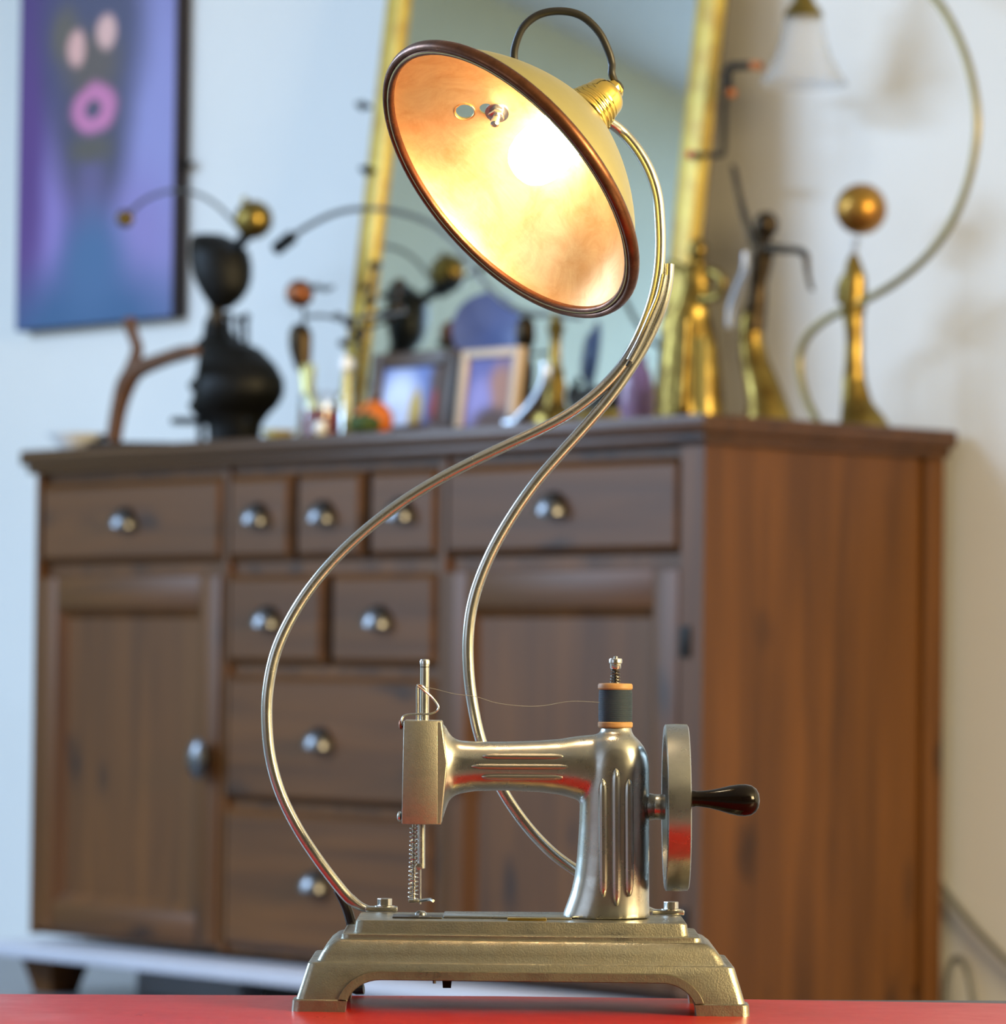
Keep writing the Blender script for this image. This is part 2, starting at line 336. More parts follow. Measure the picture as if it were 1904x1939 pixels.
# ================================================================== SIDEBOARD
sb = thing('sideboard', 'long brown stained pine sideboard with drawers, doors and cup pulls against the wall', 'sideboard', O, -AL)
W_, DP, ZT, ZB = 1.60, 0.4965, 0.908, 0.097
def sp(name, vf, m, par=sb, **k): return mk(name, vf, m, par, local=True, **k)
sp('carcass', join(ubox(0.012, W_ - 0.004, 0.03, DP, ZB, 0.872), ubox(0, 0.045, 0.0, 0.05, ZB, 0.872), ubox(W_ - 0.012, W_, 0.0, 0.05, ZB, 0.872),
    ubox(1.0775, 1.0915, 0.006, 0.05, ZB, 0.872), ubox(0.551, 0.567, 0.006, 0.05, ZB, 0.872),
    ubox(0.01, W_ - .01, 0.012, 0.05, 0.852, 0.872), ubox(0.01, W_ - .01, 0.016, 0.05, 0.694, 0.716), ubox(0.57, 1.08, 0.016, 0.05, 0.536, 0.552), ubox(0.57, 1.08, 0.016, 0.05, 0.325, 0.338),
    ubox(0.01, W_ - .01, 0.014, 0.05, ZB, 0.106)), M['wood_v'], smooth=False)
sp('side_panel', ubox(0.004, 0.02, 0.05, 0.441, 0.0, 0.872), M['wood_v'], smooth=False)
sp('front_stile', ubox(0.0, 0.018, 0.0, 0.05, 0.0, ZB), M['wood_v'], smooth=False)
sp('rear_stile', ubox(0.0, 0.03, 0.457, DP, 0.0, 0.872, 0.002), M['wood_v'])
sp('top_board', ubox(-0.022, W_ + 0.022, -0.022, DP + 0.005, 0.882, ZT, 0.005), M['wood_top'])
sp('cornice', ubox(-0.012, W_ + 0.012, -0.012, DP, 0.868, 0.882, 0.003), M['wood_top'])
sp('plinth_board', ubox(0.02, W_ + 0.045, -0.075, DP, 0.062, 0.085, 0.004), M['plinth'])
for u in (0.03, 1.51):
    for v in (-0.02, DP - 0.09):
        c = Vector((-u - 0.04, v + 0.04, 0))
        sp('leg', loft([[c + Vector((sx * s, sy * s, z)) for sx, sy in ((-1, -1), (1, -1), (1, 1), (-1, 1))] for z, s in ((0, 0.026), (0.03, 0.034), (0.064, 0.044))]), M['wood_v'], smooth=False)
def cup_pull(u, z, par):
    a_, c_, p_ = 0.027, 0.034, 0.030; V, F = [], []; n, m_ = 16, 8
    for i in range(n + 1):
        th = PI * i / n
        for j in range(m_ + 1):
            ph = PI / 2 * j / m_
            V.append(Vector((-u + a_ * math.cos(th), 0.0 - p_ * math.sin(th) ** 0.8 * math.sin(ph) - 0.001, z - 0.014 + c_ * math.sin(th) * math.cos(ph))))
    for i in range(n):
        for j in range(m_): q = m_ + 1; F.append((i * q + j, (i + 1) * q + j, (i + 1) * q + j + 1, i * q + j + 1))
    V2, F2 = ubox(u - 0.028, u + 0.028, -0.0025, 0.0, z - 0.016, z - 0.010)
    return sp('cup_pull', join((V, F), (V2, F2)), M['pewter'], par, angle=60)
def chamfer(u0, u1, z0, z1, c=0.011, e=0.010, back=0.024):
    o_ = [(u0, z0), (u1, z0), (u1, z1), (u0, z1)]; i_ = [(u0 + c, z0 + c), (u1 - c, z0 + c), (u1 - c, z1 - c), (u0 + c, z1 - c)]
    V = [Vector((-u, back, z)) for u, z in o_] + [Vector((-u, e, z)) for u, z in o_] + [Vector((-u, 0, z)) for u, z in i_]
    F = [(0, 1, 2, 3), (8, 9, 10, 11)] + [(k, (k + 1) % 4, 4 + (k + 1) % 4, 4 + k) for k in range(4)] + [(4 + k, 4 + (k + 1) % 4, 8 + (k + 1) % 4, 8 + k) for k in range(4)]
    return V, F
def drawer(u0, u1, z0, z1, pu, pz):
    d = sp('drawer', chamfer(u0, u1, z0, z1), M['wood_h'], smooth=False); cup_pull(pu, pz, d); return d
for a in ((1.0925, 1.588, 0.717, 0.851, 1.343, 0.788), (0.918, 1.0765, 0.717, 0.851, 0.995, 0.788), (0.743, 0.906, 0.717, 0.851, 0.831, 0.788), (0.568, 0.729, 0.717, 0.851, 0.645, 0.788), (0.048, 0.550, 0.717, 0.851, 0.306, 0.789),
          (0.834, 1.0765, 0.553, 0.694, 0.965, 0.626), (0.568, 0.818, 0.553, 0.694, 0.695, 0.626), (0.568, 1.0765, 0.339, 0.536, 0.832, 0.439), (0.568, 1.0765, 0.107, 0.325, 0.838, 0.219)): drawer(*a)
def door(u0, u1, z0, z1, ku, kz):
    s = 0.052
    # bevelled panel
    p0, p1, q0, q1 = u0 + s, u1 - s, z0 + 0.046, z1 - s; b_ = 0.016
    V = [Vector((-p0, 0.002, q0)), Vector((-p1, 0.002, q0)), Vector((-p1, 0.002, q1)), Vector((-p0, 0.002, q1)), Vector((-p0 - b_, 0.015, q0 + b_)), Vector((-p1 + b_, 0.015, q0 + b_)), Vector((-p1 + b_, 0.015, q1 - b_)), Vector((-p0 - b_, 0.015, q1 - b_))]
    d = sp('door', (V, [(0, 1, 5, 4), (1, 2, 6, 5), (2, 3, 7, 6), (3, 0, 4, 7), (4, 5, 6, 7)]), M['wood_v'], smooth=False)
    for a0, a1 in ((u0, u0 + s), (u1 - s, u1)): sp('stile', ubox(a0, a1, 0, 0.022, z0, z1, 0.002), M['wood_v'], d)
    for a0, a1 in ((z1 - s, z1), (z0, z0 + 0.046)): sp('rail', ubox(u0 + s, u1 - s, 0.0005, 0.022, a0, a1, 0.002), M['wood_h'], d)
    prof = [(0.008, 0), (0.008, 0.010), (0.020, 0.015), (0.023, 0.022), (0.017, 0.030), (0.002, 0.034)]
    kv = xf(lathe(prof, 20), Matrix.Translation((-ku, 0, kz)) @ Matrix.Diagonal((1, 1, 1.45, 1)) @ Matrix.Rotation(PI / 2, 4, 'X'))
    sp('knob', kv, M['pewter'], d)
    return d
door(1.0925, 1.588, 0.107, 0.693, 1.118, 0.402)
dr = door(0.048, 0.550, 0.107, 0.693, 0.525, 0.402)
for z in (0.592, 0.20): sp('hinge', join(ubox(0.024, 0.040, -0.004, 0.002, z - 0.022, z + 0.022, 0.001)), M['iron'], dr)

# things under the sideboard
tag(mk('card_box', ubox(1.18, 1.46, 0.12, 0.36, 0.0, 0.05, 0.003), M['box_white'], own=R), 'pale flat card box on the floor under the sideboard', 'box')
tag(mk('card_box', ubox(0.70, 1.10, 0.10, 0.36, 0.0, 0.056, 0.003), M['box_dark'], own=R), 'dark flat box on the floor under the sideboard', 'box')

# ================================================================== COFFEE TABLE
ZD = 0.3926
def edge(x): return 2.027 + 0.09 * x
tb = thing('coffee_table', 'low red lacquered table with black edge carrying the sewing machine lamp', 'table', Vector((0, 1.8, 0)))
poly = [(-0.62, 1.72), (0.62, 1.72), (0.62, edge(0.62)), (-0.62, edge(-0.62))]
mk('table_slab', bevel_vf(prism([Vector((x, y, ZD - 0.030)) for x, y in poly], (0, 0, 0.0285)), 0.0015), M['black_lacquer'], tb)
poly = [(-0.615, 1.723), (0.615, 1.723), (0.615, 1.985), (0.257, 2.014), (0.13, 2.021), (0.0, edge(0) - 0.004), (-0.615, edge(-0.615) - 0.002)]
mk('red_top', bevel_vf(prism([Vector((x, y, ZD - 0.0015)) for x, y in poly], (0, 0, 0.0015)), 0.0005), M['red'], tb)
for x, y in ((-0.57, 1.76), (0.57, 1.76), (-0.57, 1.91), (0.57, 2.02)):
    mk('leg', loft([[Vector((x + sx * s, y + sy * s, z)) for sx, sy in ((-1, -1), (1, -1), (1, 1), (-1, 1))] for z, s in ((0, 0.016), (ZD - 0.030, 0.024))]), M['black_lacquer'], tb, smooth=False)

# ================================================================== SEWING MACHINE LAMP
YC = 1.966; YA = 1.973; YT = 2.004     # base centre, arm centre, tubes
XB = P(986, 1870, 1.925).x
K = S(P(986, 1500, YA))
lamp = thing('sewing_machine_lamp', 'table lamp made from an old nickel toy sewing machine with brass shade on bent tubes', 'lamp', Vector((XB, YC, ZD)))
def lp(name, vf, m, par=None, **k): return mk(name, vf, m, par or lamp, **k)
def rrect(hx, hy, z, r=0.004, n=4):
    out = []
    for cx, cy, a0 in ((hx - r, hy - r, 0), (-hx + r, hy - r, PI / 2), (-hx + r, -hy + r, PI), (hx - r, -hy + r, 1.5 * PI)):
        for k in range(n + 1): a = a0 + PI / 2 * k / n; out.append(Vector((XB + cx + r * math.cos(a), YC + cy + r * math.sin(a), ZD + z)))
    return out
H0 = 0.045
prof = [(0.1094, 0), (0.1090, 0.0052), (0.1072, 0.0058), (0.1020, 0.0226), (0.1012, 0.0232), (0.0985, 0.0233), (0.0975, 0.0240), (0.0958, 0.0275), (0.0932, 0.0310), (0.0900, 0.0334), (0.0882, 0.0340), (0.0868, 0.0341), (0.0864, 0.0346), (0.0862, 0.0362), (0.0856, 0.0366),
        (0.0808, 0.0367), (0.0803, 0.0372), (0.0796, 0.0424), (0.0790, 0.0430)]
def hd(hx): return H0 - (0.1094 - hx) * 0.42
base = lp('base', loft([rrect(hx, hd(hx), z) for hx, z in prof]), M['base'], angle=28)
zr = 0.0152
def arch(half, zt, rr, n=10):
    pts = [(-half, -0.01), (-half, 0.0)]
    # curved shoulders: from foot inner corner sweeping up and inwards
    for k in range(n + 1):
        t = k / n; a = PI - t * PI / 2
        pts.append((-half + rr + rr * math.cos(a), zt - zt * 0.97 + zt * 0.97 * math.sin(PI - a)))
    for k in range(n + 1):
        t = k / n; a = PI / 2 - t * PI / 2
        pts.append((half - rr + rr * math.cos(a), zt - zt * 0.97 + zt * 0.97 * math.sin(a)))
    pts += [(half, 0.0), (half, -0.01)]; return pts
ar = arch(0.0838, zr, 0.0168)
cut(base, prism([Vector((XB + x, YC - 0.1, ZD + z)) for x, z in ar], (0, 0.2, 0)))
ar2 = arch(0.026, zr, 0.012)
cut(base, prism([Vector((XB - 0.2, YC + x, ZD + z)) for x, z in ar2], (0.4, 0, 0)))
for p in base.data.polygons: p.use_smooth = True
base.data.set_sharp_from_angle(angle=math.radians(28))
# raised moulding that follows the arch on the front of the base
def front_y(z): return YC - (hd(0.1072) + (hd(0.1020) - hd(0.1072)) * max(0, (z - 0.0058)) / 0.0168) if z > 0.0055 else YC - hd(0.1092)
outer = [(x, z) for x, z in arch(0.0838, zr, 0.0168, 16)[2:-2] if z > 0.0052]
outer = [(outer[0][0] - .0004, .0048)] + outer + [(outer[-1][0] + .0004, .0048)]
V, F = [], []
wid = 0.0046
for i, (x, z) in enumerate(outer):
    p0 = Vector(outer[max(0, i - 1)]); p1 = Vector(outer[min(len(outer) - 1, i + 1)]); t = (p1 - p0).normalized(); nrm = Vector((-t.y, t.x))
    for off, pr in ((0.0001, -0.0003), (0.0004, 0.0014), (wid - 0.0004, 0.0015), (wid, -0.0003)):
        q = Vector((x, z)) + nrm * off; zz = max(0.0057, q.y)
        V.append(Vector((XB + q.x, front_y(zz) - pr, ZD + zz)))
for i in range(len(outer) - 1):
    for k in range(3): F.append((i * 4 + k, (i + 1) * 4 + k, (i + 1) * 4 + k + 1, i * 4 + k + 1))
n_ = len(outer); F += [(0, 1, 2, 3), (n_ * 4 - 4, n_ * 4 - 3, n_ * 4 - 2, n_ * 4 - 1)]
lp('arch_moulding', (V, F), M['base'], base)
# deck details
ZP = ZD + 0.0430
def DK(px, py):   # point on the deck plane
    d = ray(px, py); t = (ZP - CAM.z) / d.z; return CAM + d * t
c = DK(792, 1731)
lp('slide_plate', bevel_vf(prism([Vector((c.x + a, YA - 0.014 + b, ZP)) for a, b in ((-0.012, -0.009), (0.012, -0.009), (0.012, 0.011), (-0.012, 0.011))], (0, 0, 0.0008)), 0.0003), M['darksteel'])
x0, x1 = P(840, 1735, YA).x, P(965, 1735, YA).x
lp('throat_plate', bevel_vf(prism([Vector((x, y, ZP)) for x, y in ((x0, YA - 0.018), (x1 + 0.03, YA - 0.02), (x1 + 0.03, YA + 0.022), (x0, YA + 0.018))], (0, 0, 0.0012)), 0.0005), M['nickel'])
x0, x1 = P(960, 1738, 1.95).x, P(1034, 1738, 1.95).x
lp('brass_slide', bevel_vf(prism([Vector((x, y, ZP)) for x, y in ((x0, YA - 0.030), (x1, YA - 0.030), (x1, YA - 0.020), (x0, YA - 0.020))], (0, 0, 0.0014)), 0.0004), M['brass'])
q = P(797, 1722, YA); lp('deck_screw', xf(lathe([(0.0030, 0), (0.0030, 0.0008), (0.0018, 0.0018), (0.0002, 0.0020)], 16), Matrix.Translation((q.x, YA - 0.004, ZP + 0.0007))), M['screw'])
q = P(846, 1865, YC); lp('under_lever', loft([[Vector((q.x + sx * s, YC + sy * s, ZD + z)) for sx, sy in ((-1, -1), (1, -1), (1, 1), (-1, 1))] for z, s in ((0.0165, 0.0026), (0.0085, 0.0020))]), M['iron'], smooth=False)
q = P(822, 1865, YC); lp('under_pin', xf(lathe([(0.0008, 0), (0.0008, 0.006)], 8), Matrix.Translation((q.x, YC, ZD + 0.0105))), M['darksteel'])

# --- casting: pillar and arm, one continuous body
def row(px0, px1, py, dep, pw=2.3, flare=0):
    a_ = P(px0, py, YA); b_ = P(px1, py, YA); c_ = (a_ + b_) / 2
    return ell(c_, (b_ - a_) / 2, Vector((0, dep + flare, 0)), 32, pw)
pil = [(1063, 1230, 1738, .0175), (1066, 1230, 1728, .0173), (1072, 1229, 1712, .0170), (1080, 1229, 1690, .0168), (1087, 1229, 1660, .0167), (1092, 1229, 1620, .0166), (1096, 1229, 1560, .0166), (1098, 1229, 1490, .0166), (1100, 1229, 1450, .0165),
       (1104, 1226, 1430, .0160), (1110, 1219, 1414, .0150), (1118, 1209, 1401, .0132), (1128, 1200, 1393, .0110), (1136, 1196, 1386, .0082), (1138, 1195, 1374, .0075)]
pv = loft([row(*r) for r in pil])
def col(px, y0, y1, dep):
    a_ = P(px, y0, YA); b_ = P(px, y1, YA); c_ = (a_ + b_) / 2
    return ell(c_, (b_ - a_) / 2, Vector((0, dep, 0)), 32, 2.25)
armc = [(826, 1368, 1558, .0150), (838, 1369, 1552, .0150), (844, 1376, 1532, .0146), (850, 1388, 1516, .0136), (858, 1397, 1508, .0128), (870, 1402, 1503, .0123), (900, 1404, 1498, .0120), (960, 1404, 1497, .0120), (1020, 1402, 1500, .0122), (1060, 1399, 1505, .0128), (1090, 1394, 1514, .0136), (1130, 1390, 1528, .0142)]
av = loft([col(*r) for r in armc])
body = lp('machine_body', join(pv, av), M['nickel']); remesh(body, 0.0009, 14)
# raised ribs
def rib(p, q, dep, r, par):
    n = 25; pts, rad = [], []
    for i in range(n):
        t = 0.5 - 0.5 * math.cos(PI * i / (n - 1)); pts.append(p.lerp(q, t)); rad.append(r * max(0.1, (1 - abs(2 * t - 1) ** 9) ** 0.5))
    return lp('rib', tube(pts, rad, 10), M['nickel'], par)
for x0, x1, y, dd in ((912, 1070, 1432, .0113), (892, 1086, 1451, .0120), (911, 1069, 1471, .0115)):
    rib(P(x0, y, YA - dd), P(x1, y + 1, YA - dd), 0, 0.00145, body)
for x, y0, y1, dd in ((1142, 1474, 1700, .0160), (1167, 1455, 1716, .0164), (1191, 1475, 1698, .0158)):
    rib(P(x - 1, y0, YA - dd), P(x, y1, YA - dd - .0004), 0, 0.0022, body)
# face plate
fp = [(764, 1364), (836, 1365), (847, 1445), (835, 1562), (760, 1561)]
lp('face_plate', bevel_vf(prism([P(x, y, YA - 0.0165) for x, y in fp], (0, 0.033, 0)), 0.0007), M['plate'], angle=20)
lp('face_plate_edge', bevel_vf(prism([P(x, y, YA - 0.0169) for x, y in ((764.5, 1365), (828, 1365.5), (828, 1561), (760.5, 1560.5))], (0, 0.003, 0)), 0.0003), M['plate'])
for px, py in ((760, 1372), (757, 1546)):
    lp('side_screw', xf(lathe([(0.0016, 0), (0.0026, 0.0006), (0.0024, 0.0016), (0.0012, 0.0022), (0.0002, 0.0023)], 14), align(P(px + 3, py, YA - 0.006), (-1, 0, 0))), M['copperball'] if py < 1400 else M['screw'])
# needle bar and presser bar
def vrod(name, px, y0, y1, rpx, D, m, par=None, px1=None):
    a_ = P(px, y0, D); b_ = P(px1 if px1 else px, y1, D); return lp(name, tube([a_, a_.lerp(b_, .5), b_], rpx * K, 16), m, par)
nb = vrod('needle_bar', 804, 1257, 1368, 8.6, YA, M['steel'], px1=803)
a_ = P(804, 1258, YA); lp('bar_cap', xf(lathe([(9.4 * K, 0), (9.6 * K, 0.0016), (8 * K, 0.0024), (0.0003, 0.0026)], 18), Matrix.Translation(a_)), M['screw'], nb)
vrod('needle_bar_groove', 804, 1262, 1264, 8.9, YA, M['darksteel'], nb)
vrod('presser_bar', 790, 1300, 1368, 2.6, YA - 0.003, M['steel'])
pts = [P(*p) for p in smooth_path([(761, 1374, YA - .008), (761, 1362, YA - .008), (768, 1354, YA - .008), (790, 1352, YA - .009), (812, 1352, YA - .010), (827, 1346, YA - .010), (829, 1336, YA - .010), (818, 1321, YA - .010), (803, 1308, YA - .011), (792, 1300, YA - .011), (791, 1297, YA - .011), (799, 1299, YA - .011), (806, 1306, YA - .010)], 6)]
lp('take_up_wire', tube(pts, 2.0 * K, 8), M['steel'])
lb = vrod('needle_clamp_bar', 797.5, 1560, 1644, 7, YA - .002, M['steel'])
lp('clamp_screw', xf(lathe([(0.0016, 0), (0.0016, 0.0012), (0.0002, 0.0014)], 14), align(P(793, 1641, YA - .0036), (0, -1, 0))), M['screw'], lb)
vrod('needle', 795.5, 1640, 1712, 1.6, YA - .002, M['screw'], lb)
sr = vrod('foot_rod', 783, 1560, 1706, 3, YA + .001, M['steel'])
hel = []
a_, b_ = P(784, 1564, YA + .001), P(781.5, 1702, YA + .001); turns = 17
for i in range(turns * 12 + 1):
    t = i / (turns * 12); an = 2 * PI * turns * t; c_ = a_.lerp(b_, t); rr_ = (7.5 + 1.5 * t) * K
    hel.append(c_ + Vector((rr_ * math.cos(an), rr_ * math.sin(an), 0)))
lp('spring', tube(hel, 1.25 * K, 6), M['screw'], sr)
lp('presser_foot', join(bevel_vf(prism([P(x, y, YA - .006) for x, y in ((772, 1704), (793, 1704), (793, 1709), (774, 1709))], (0, .010, 0)), .0003), tube([P(*p) for p in ((790, 1706, YA - .004), (805, 1704, YA - .006), (815, 1703, YA - .008), (820, 1706, YA - .010))], 3 * K, 8)), M['steel'], sr)
# spool
sx_, sy_ = 1164.5, YA
spool = lp('spool', join(*[xf(lathe(pr, 28), Matrix.Translation(P(sx_, yy, sy_))) for yy, pr in
    ((1378, [(31 * K, 0), (33 * K, .0006), (33 * K, .0024), (31 * K, .0030)]), (1306, [(31 * K, 0), (33 * K, .0006), (33 * K, .0022), (31 * K, .0030), (10 * K, .0033)]))]), M['spoolwood'])
a_ = P(sx_, 1368, sy_); b_ = P(sx_, 1304, sy_); h_ = b_.z - a_.z
lp('thread_winding', xf(lathe([(31 * K, 0), (32 * K, h_ * .1), (32.3 * K, h_ * .5), (31.7 * K, h_ * .9), (30 * K, h_)], 32), Matrix.Translation(a_)), M['thread'], spool)
pin = vrod('spool_pin', 1165, 1252, 1300, 4, sy_, M['darksteel'])
hel = []
a_, b_ = P(1165, 1266, sy_), P(1164.5, 1294, sy_)
for i in range(5 * 12 + 1):
    t = i / 60; an = 2 * PI * 5 * t; c_ = a_.lerp(b_, t); rr_ = (7 + 2.5 * t) * K; hel.append(c_ + Vector((rr_ * math.cos(an), rr_ * math.sin(an), 0)))
lp('pin_spring', tube(hel, 1.5 * K, 6), M['darksteel'], pin)
lp('thumb_nut', xf(lathe([(9 * K, 0), (10.5 * K, .0006), (10.5 * K, .0026), (12.5 * K, .0029), (12.8 * K, .0046), (11.5 * K, .0052), (4 * K, .0054), (4 * K, .0062), (.0003, .0064)], 18), Matrix.Translation(P(1165, 1267, sy_))), M['screw'], pin)
# loose thread
pts = [P(*p) for p in smooth_path([(800, 1300, YA - .010), (828, 1306, YA - .010), (860, 1314, YA - .011), (900, 1319, YA - .011), (940, 1331, YA - .011), (990, 1337, YA - .010), (1030, 1336, YA - .009), (1080, 1328, YA - .008), (1135, 1330, YA - .0075)], 5)]
lp('loose_thread', tube(pts, 0.55 * K, 5), M['threadline'])
# hand wheel
wc = P(1280, 1529, YA); RW = 158 * K; hw = 22.5 * K
prof = [(RW - .0055, -hw * .96), (RW - .0012, -hw), (RW - .0002, -hw * .9), (RW, 0), (RW - .0002, hw * .9), (RW - .0012, hw), (RW - .0055, hw * .96), (RW - .0062, hw * .5), (RW - .0068, .0014), (.009, .0016), (.009, hw * .8), (.0002, hw * .85)]
prof = [(.0002, -hw * .6), (.007, -hw * .6), (.009, -.0016), (RW - .0068, -.0014), (RW - .0062, -hw * .5)] + prof
wheel = lp('hand_wheel', xf(lathe(prof, 72, caps=False), align(wc, (1, 0, 0.0115))), M['nickel'], angle=40)
lp('wheel_hub', xf(lathe([(23 * K, 0), (24 * K, .0004), (24 * K, .0052), (23 * K, .0056)], 28), align(P(1237, 1528, YA), (1, 0, .0115))), M['nickel'], wheel)
lp('shaft_boss', xf(lathe([(30 * K, 0), (26 * K, .002), (24.5 * K, .0048)], 28), align(P(1219, 1528, YA), (1, 0, .0115))), M['nickel'])
hp = P(1303, 1512, YA - .030)
hpr = [(6, -6), (9, 0), (15.5, 2), (15.5, 10), (14.5, 14), (15, 24), (17, 40), (21, 58), (26, 76), (29.5, 94), (30, 106), (28, 117), (22, 126), (13, 131), (2, 133)]
lp('crank_handle', xf(lathe([(r * K, z * K) for r, z in hpr], 32), align(hp, (1, 0, -0.02))), M['crank'], wheel, angle=60)

# --- bent tubes
RTU = 10.6
def tube_px(name, pts, m, D=YT, rpx=RTU, seg=18, flat=None, sub=8, par=None):
    q = smooth_path([p if len(p) > 2 else (*p, D) for p in pts], sub); w = [P(*p) for p in q]
    fl = None
    if flat:
        n = len(q); fl = []
        for i in range(n):
            d = min(1, (n - 1 - i) / flat); fl.append((0.22 + 0.78 * d, 1.55 - 0.55 * d))
    return lp(name, tube(w, rpx * S(w[0]), seg, flat=fl, hint=(0.0, -1, 0.0)), m, par)
A_ = [(1120, 212, 1.992), (1150, 229, 1.998), (1178, 250), (1207, 284), (1230, 325), (1244, 370), (1249, 420), (1250, 470), (1246, 520), (1235, 570), (1217, 620), (1195, 665), (1165, 708), (1125, 748), (1075, 785), (1020, 815), (960, 843), (895, 874), (830, 908), (765, 948), (700, 997), (640, 1052), (590, 1110), (550, 1172), (522, 1235), (508, 1300), (505, 1360), (511, 1430), (530, 1500), (563, 1568), (605, 1632), (650, 1690), (668, 1707), (684, 1717), (702, 1722), (722, 1723.5), (742, 1723.5)]
tA = tube_px('long_tube', A_, M['steel'], flat=34)
B_ = [(1266, 500, 2.006), (1264, 530, 2.006), (1256, 570, 2.006), (1240, 612, 2.006), (1218, 657, 2.006), (1188, 705, 2.005), (1152, 755), (1105, 810), (1058, 862), (1015, 912), (975, 968), (938, 1030), (910, 1092), (893, 1150), (886, 1210), (887, 1270), (894, 1330), (908, 1395), (930, 1455), (960, 1512), (1000, 1568), (1045, 1615), (1090, 1648), (1140, 1680), (1185, 1704), (1215, 1718), (1236, 1726), (1260, 1729), (1285, 1729.5)]
tB = tube_px('short_tube', B_, M['steel'], flat=36)
tube_px('weld_seam', [(1257, 520), (1248, 560), (1232, 600), (1212, 645), (1192, 683)], M['steel'], D=1.9995, rpx=7.5, par=tA)
tube_px('tube_end', [(1187, 694), (1193, 684)], M['rubber'], D=1.997, rpx=4, sub=2, par=tA)
def hexbolt(px, py, par):
    p = P(px, py, YT); p.z = ZP + 0.0022
    vf = join(xf(lathe([(.0050, 0), (.0050, .0006), (.0020, .0006)], 20), Matrix.Translation(p)), xf(bevel_vf(lathe([(.0037, .0006), (.0037, .0042)], 6), .0003), Matrix.Translation(p)))
    return lp('hex_bolt', vf, M['screw'], par, angle=20)
hexbolt(728, 1722, tA); hexbolt(1270, 1729, tB)
# foot of each tube: washer tab down to the deck
for px, par in ((722, tA), (1264, tB)):
    q = P(px, 1725, YT); lp('tab', bevel_vf(box(q.x - .008, q.x + .008, YT - .005, YT + .005, ZP, ZP + .0024), .0005), M['steel'], par)
pts = [P(*p) for p in smooth_path([(640, 1684, 2.012), (655, 1715, 2.016), (664, 1745, 2.021)], 6)]
q = pts[-1]; pts += [Vector((q.x + .001, 2.0215, z)) for z in (q.z - .01, q.z - .02, ZD + .008)] + [Vector((q.x + .002, 2.0205, ZD + .0032)), Vector((q.x + .007, 2.0195, ZD + .0030))]
lp('lamp_cord', tube([Vector(v) for v in smooth_path(pts, 3)], 0.0026, 10), M['rubber'])

# --- shade (local frame: origin at the rim centre, +Z towards the crown)
YS = 1.955
sc_ = P(956, 350, YS)
ct, st = 0.42, 0.9075
AX = (RT * (0.731 * st) + UP * (0.682 * st) + FW * ct).normalized()
EX = (RT * 0.682 - UP * 0.731); EX = (EX - AX * EX.dot(AX)).normalized(); EY = AX.cross(EX)
MS = Matrix(((EX.x, EY.x, AX.x, sc_.x), (EX.y, EY.y, AX.y, sc_.y), (EX.z, EY.z, AX.z, sc_.z), (0, 0, 0, 1)))
R0, HS, TH = 0.0783, 0.0617, 0.0011
def domer(z, s=0.0): return (R0 - s) * max(0.0, 1 - (max(0, z) / (HS - s)) ** 1.5) ** 0.8
ts = [i / 26 * 0.985 for i in range(27)]
outp = [(domer(HS * math.sin(t * PI / 2)), HS * math.sin(t * PI / 2)) for t in ts]
inp = [(domer((HS - TH) * math.sin(t * PI / 2), TH), (HS - TH) * math.sin(t * PI / 2)) for t in ts]
shp = [p for p in outp if p[0] > 0.009] + [p for p in reversed(inp) if p[0] > 0.009]
nout = len([p for p in outp if p[0] > 0.009])
V, F = lathe(shp, 96, close=True)
idx = []
for i in range(len(shp)): idx += [0 if i < nout - 1 or i == len(shp) - 1 else 1] * 96
shade = lp('lamp_shade', (V, F, idx), [M['brass_satin'], M['copper_in']], own=MS, angle=60)
def on_dome(px, py):
    """first hit of a pixel ray with the inside of the bowl (far wall), in shade coordinates"""
    inv = MS.inverted(); o_ = inv @ CAM; d_ = (inv.to_3x3() @ ray(px, py)).normalized(); inside = False; t = 1.7
    while t < 2.3:
        p = o_ + d_ * t; r_ = math.hypot(p.x, p.y); ins = 0 < p.z < HS and r_ < domer(p.z, TH)
        if ins: inside = True
        if inside and not ins: return p
        t += 0.0002
    return None
def dome_normal(p):
    r_ = math.hypot(p.x, p.y); e = 1e-4; dr = (domer(p.z + e) - domer(p.z - e)) / (2 * e); return Vector((p.x / r_, p.y / r_, -dr)).normalized()
hp_ = on_dome(880, 211)
if hp_:
    nn = dome_normal(hp_); cut(shade, xf(lathe([(0.0046, -0.008), (0.0046, 0.008)], 28), MS @ align(hp_, nn)))
    lp('hole_ring', xf(lathe([(0.0046, -0.0002), (0.0052, -0.0004), (0.0054, 0.0), (0.0052, 0.0004)], 28, caps=False), align(hp_ - nn * 0.0004, -nn)), M['copper_in'], shade, own=MS)
hp2 = on_dome(921, 206)
if hp2:
    nn = dome_normal(hp2); cut(shade, xf(lathe([(0.0036, -0.008), (0.0036, 0.008)], 24), MS @ align(hp2, nn)))
hp3 = on_dome(941, 212)
if hp3:
    nn = dome_normal(hp3)
    lp('bracket_bolt', join(xf(lathe([(0.0060, 0), (0.0060, 0.0010), (0.0030, 0.0011)], 24), align(hp3, -nn)), xf(bevel_vf(lathe([(0.0042, 0.001), (0.0042, 0.0042)], 6), .0003), align(hp3, -nn)), xf(lathe([(0.0022, 0.004), (0.0022, 0.0095), (0.0012, 0.0102)], 16), align(hp3, -nn))), M['screw'], shade, own=MS)
for p in shade.data.polygons: p.use_smooth = True
shade.data.set_sharp_from_angle(angle=math.radians(50))
rimp = [(.0768, .0052), (.0790, .0062), (.0806, .0058), (.0815, .0046), (.0817, .0028), (.0811, .0008), (.0800, -.0004), (.0788, -.0002), (.0782, .0008), (.0775, .0002), (.0764, -.0002), (.0754, .0006), (.0751, .0022), (.0757, .0036), (.0762, .0046)]
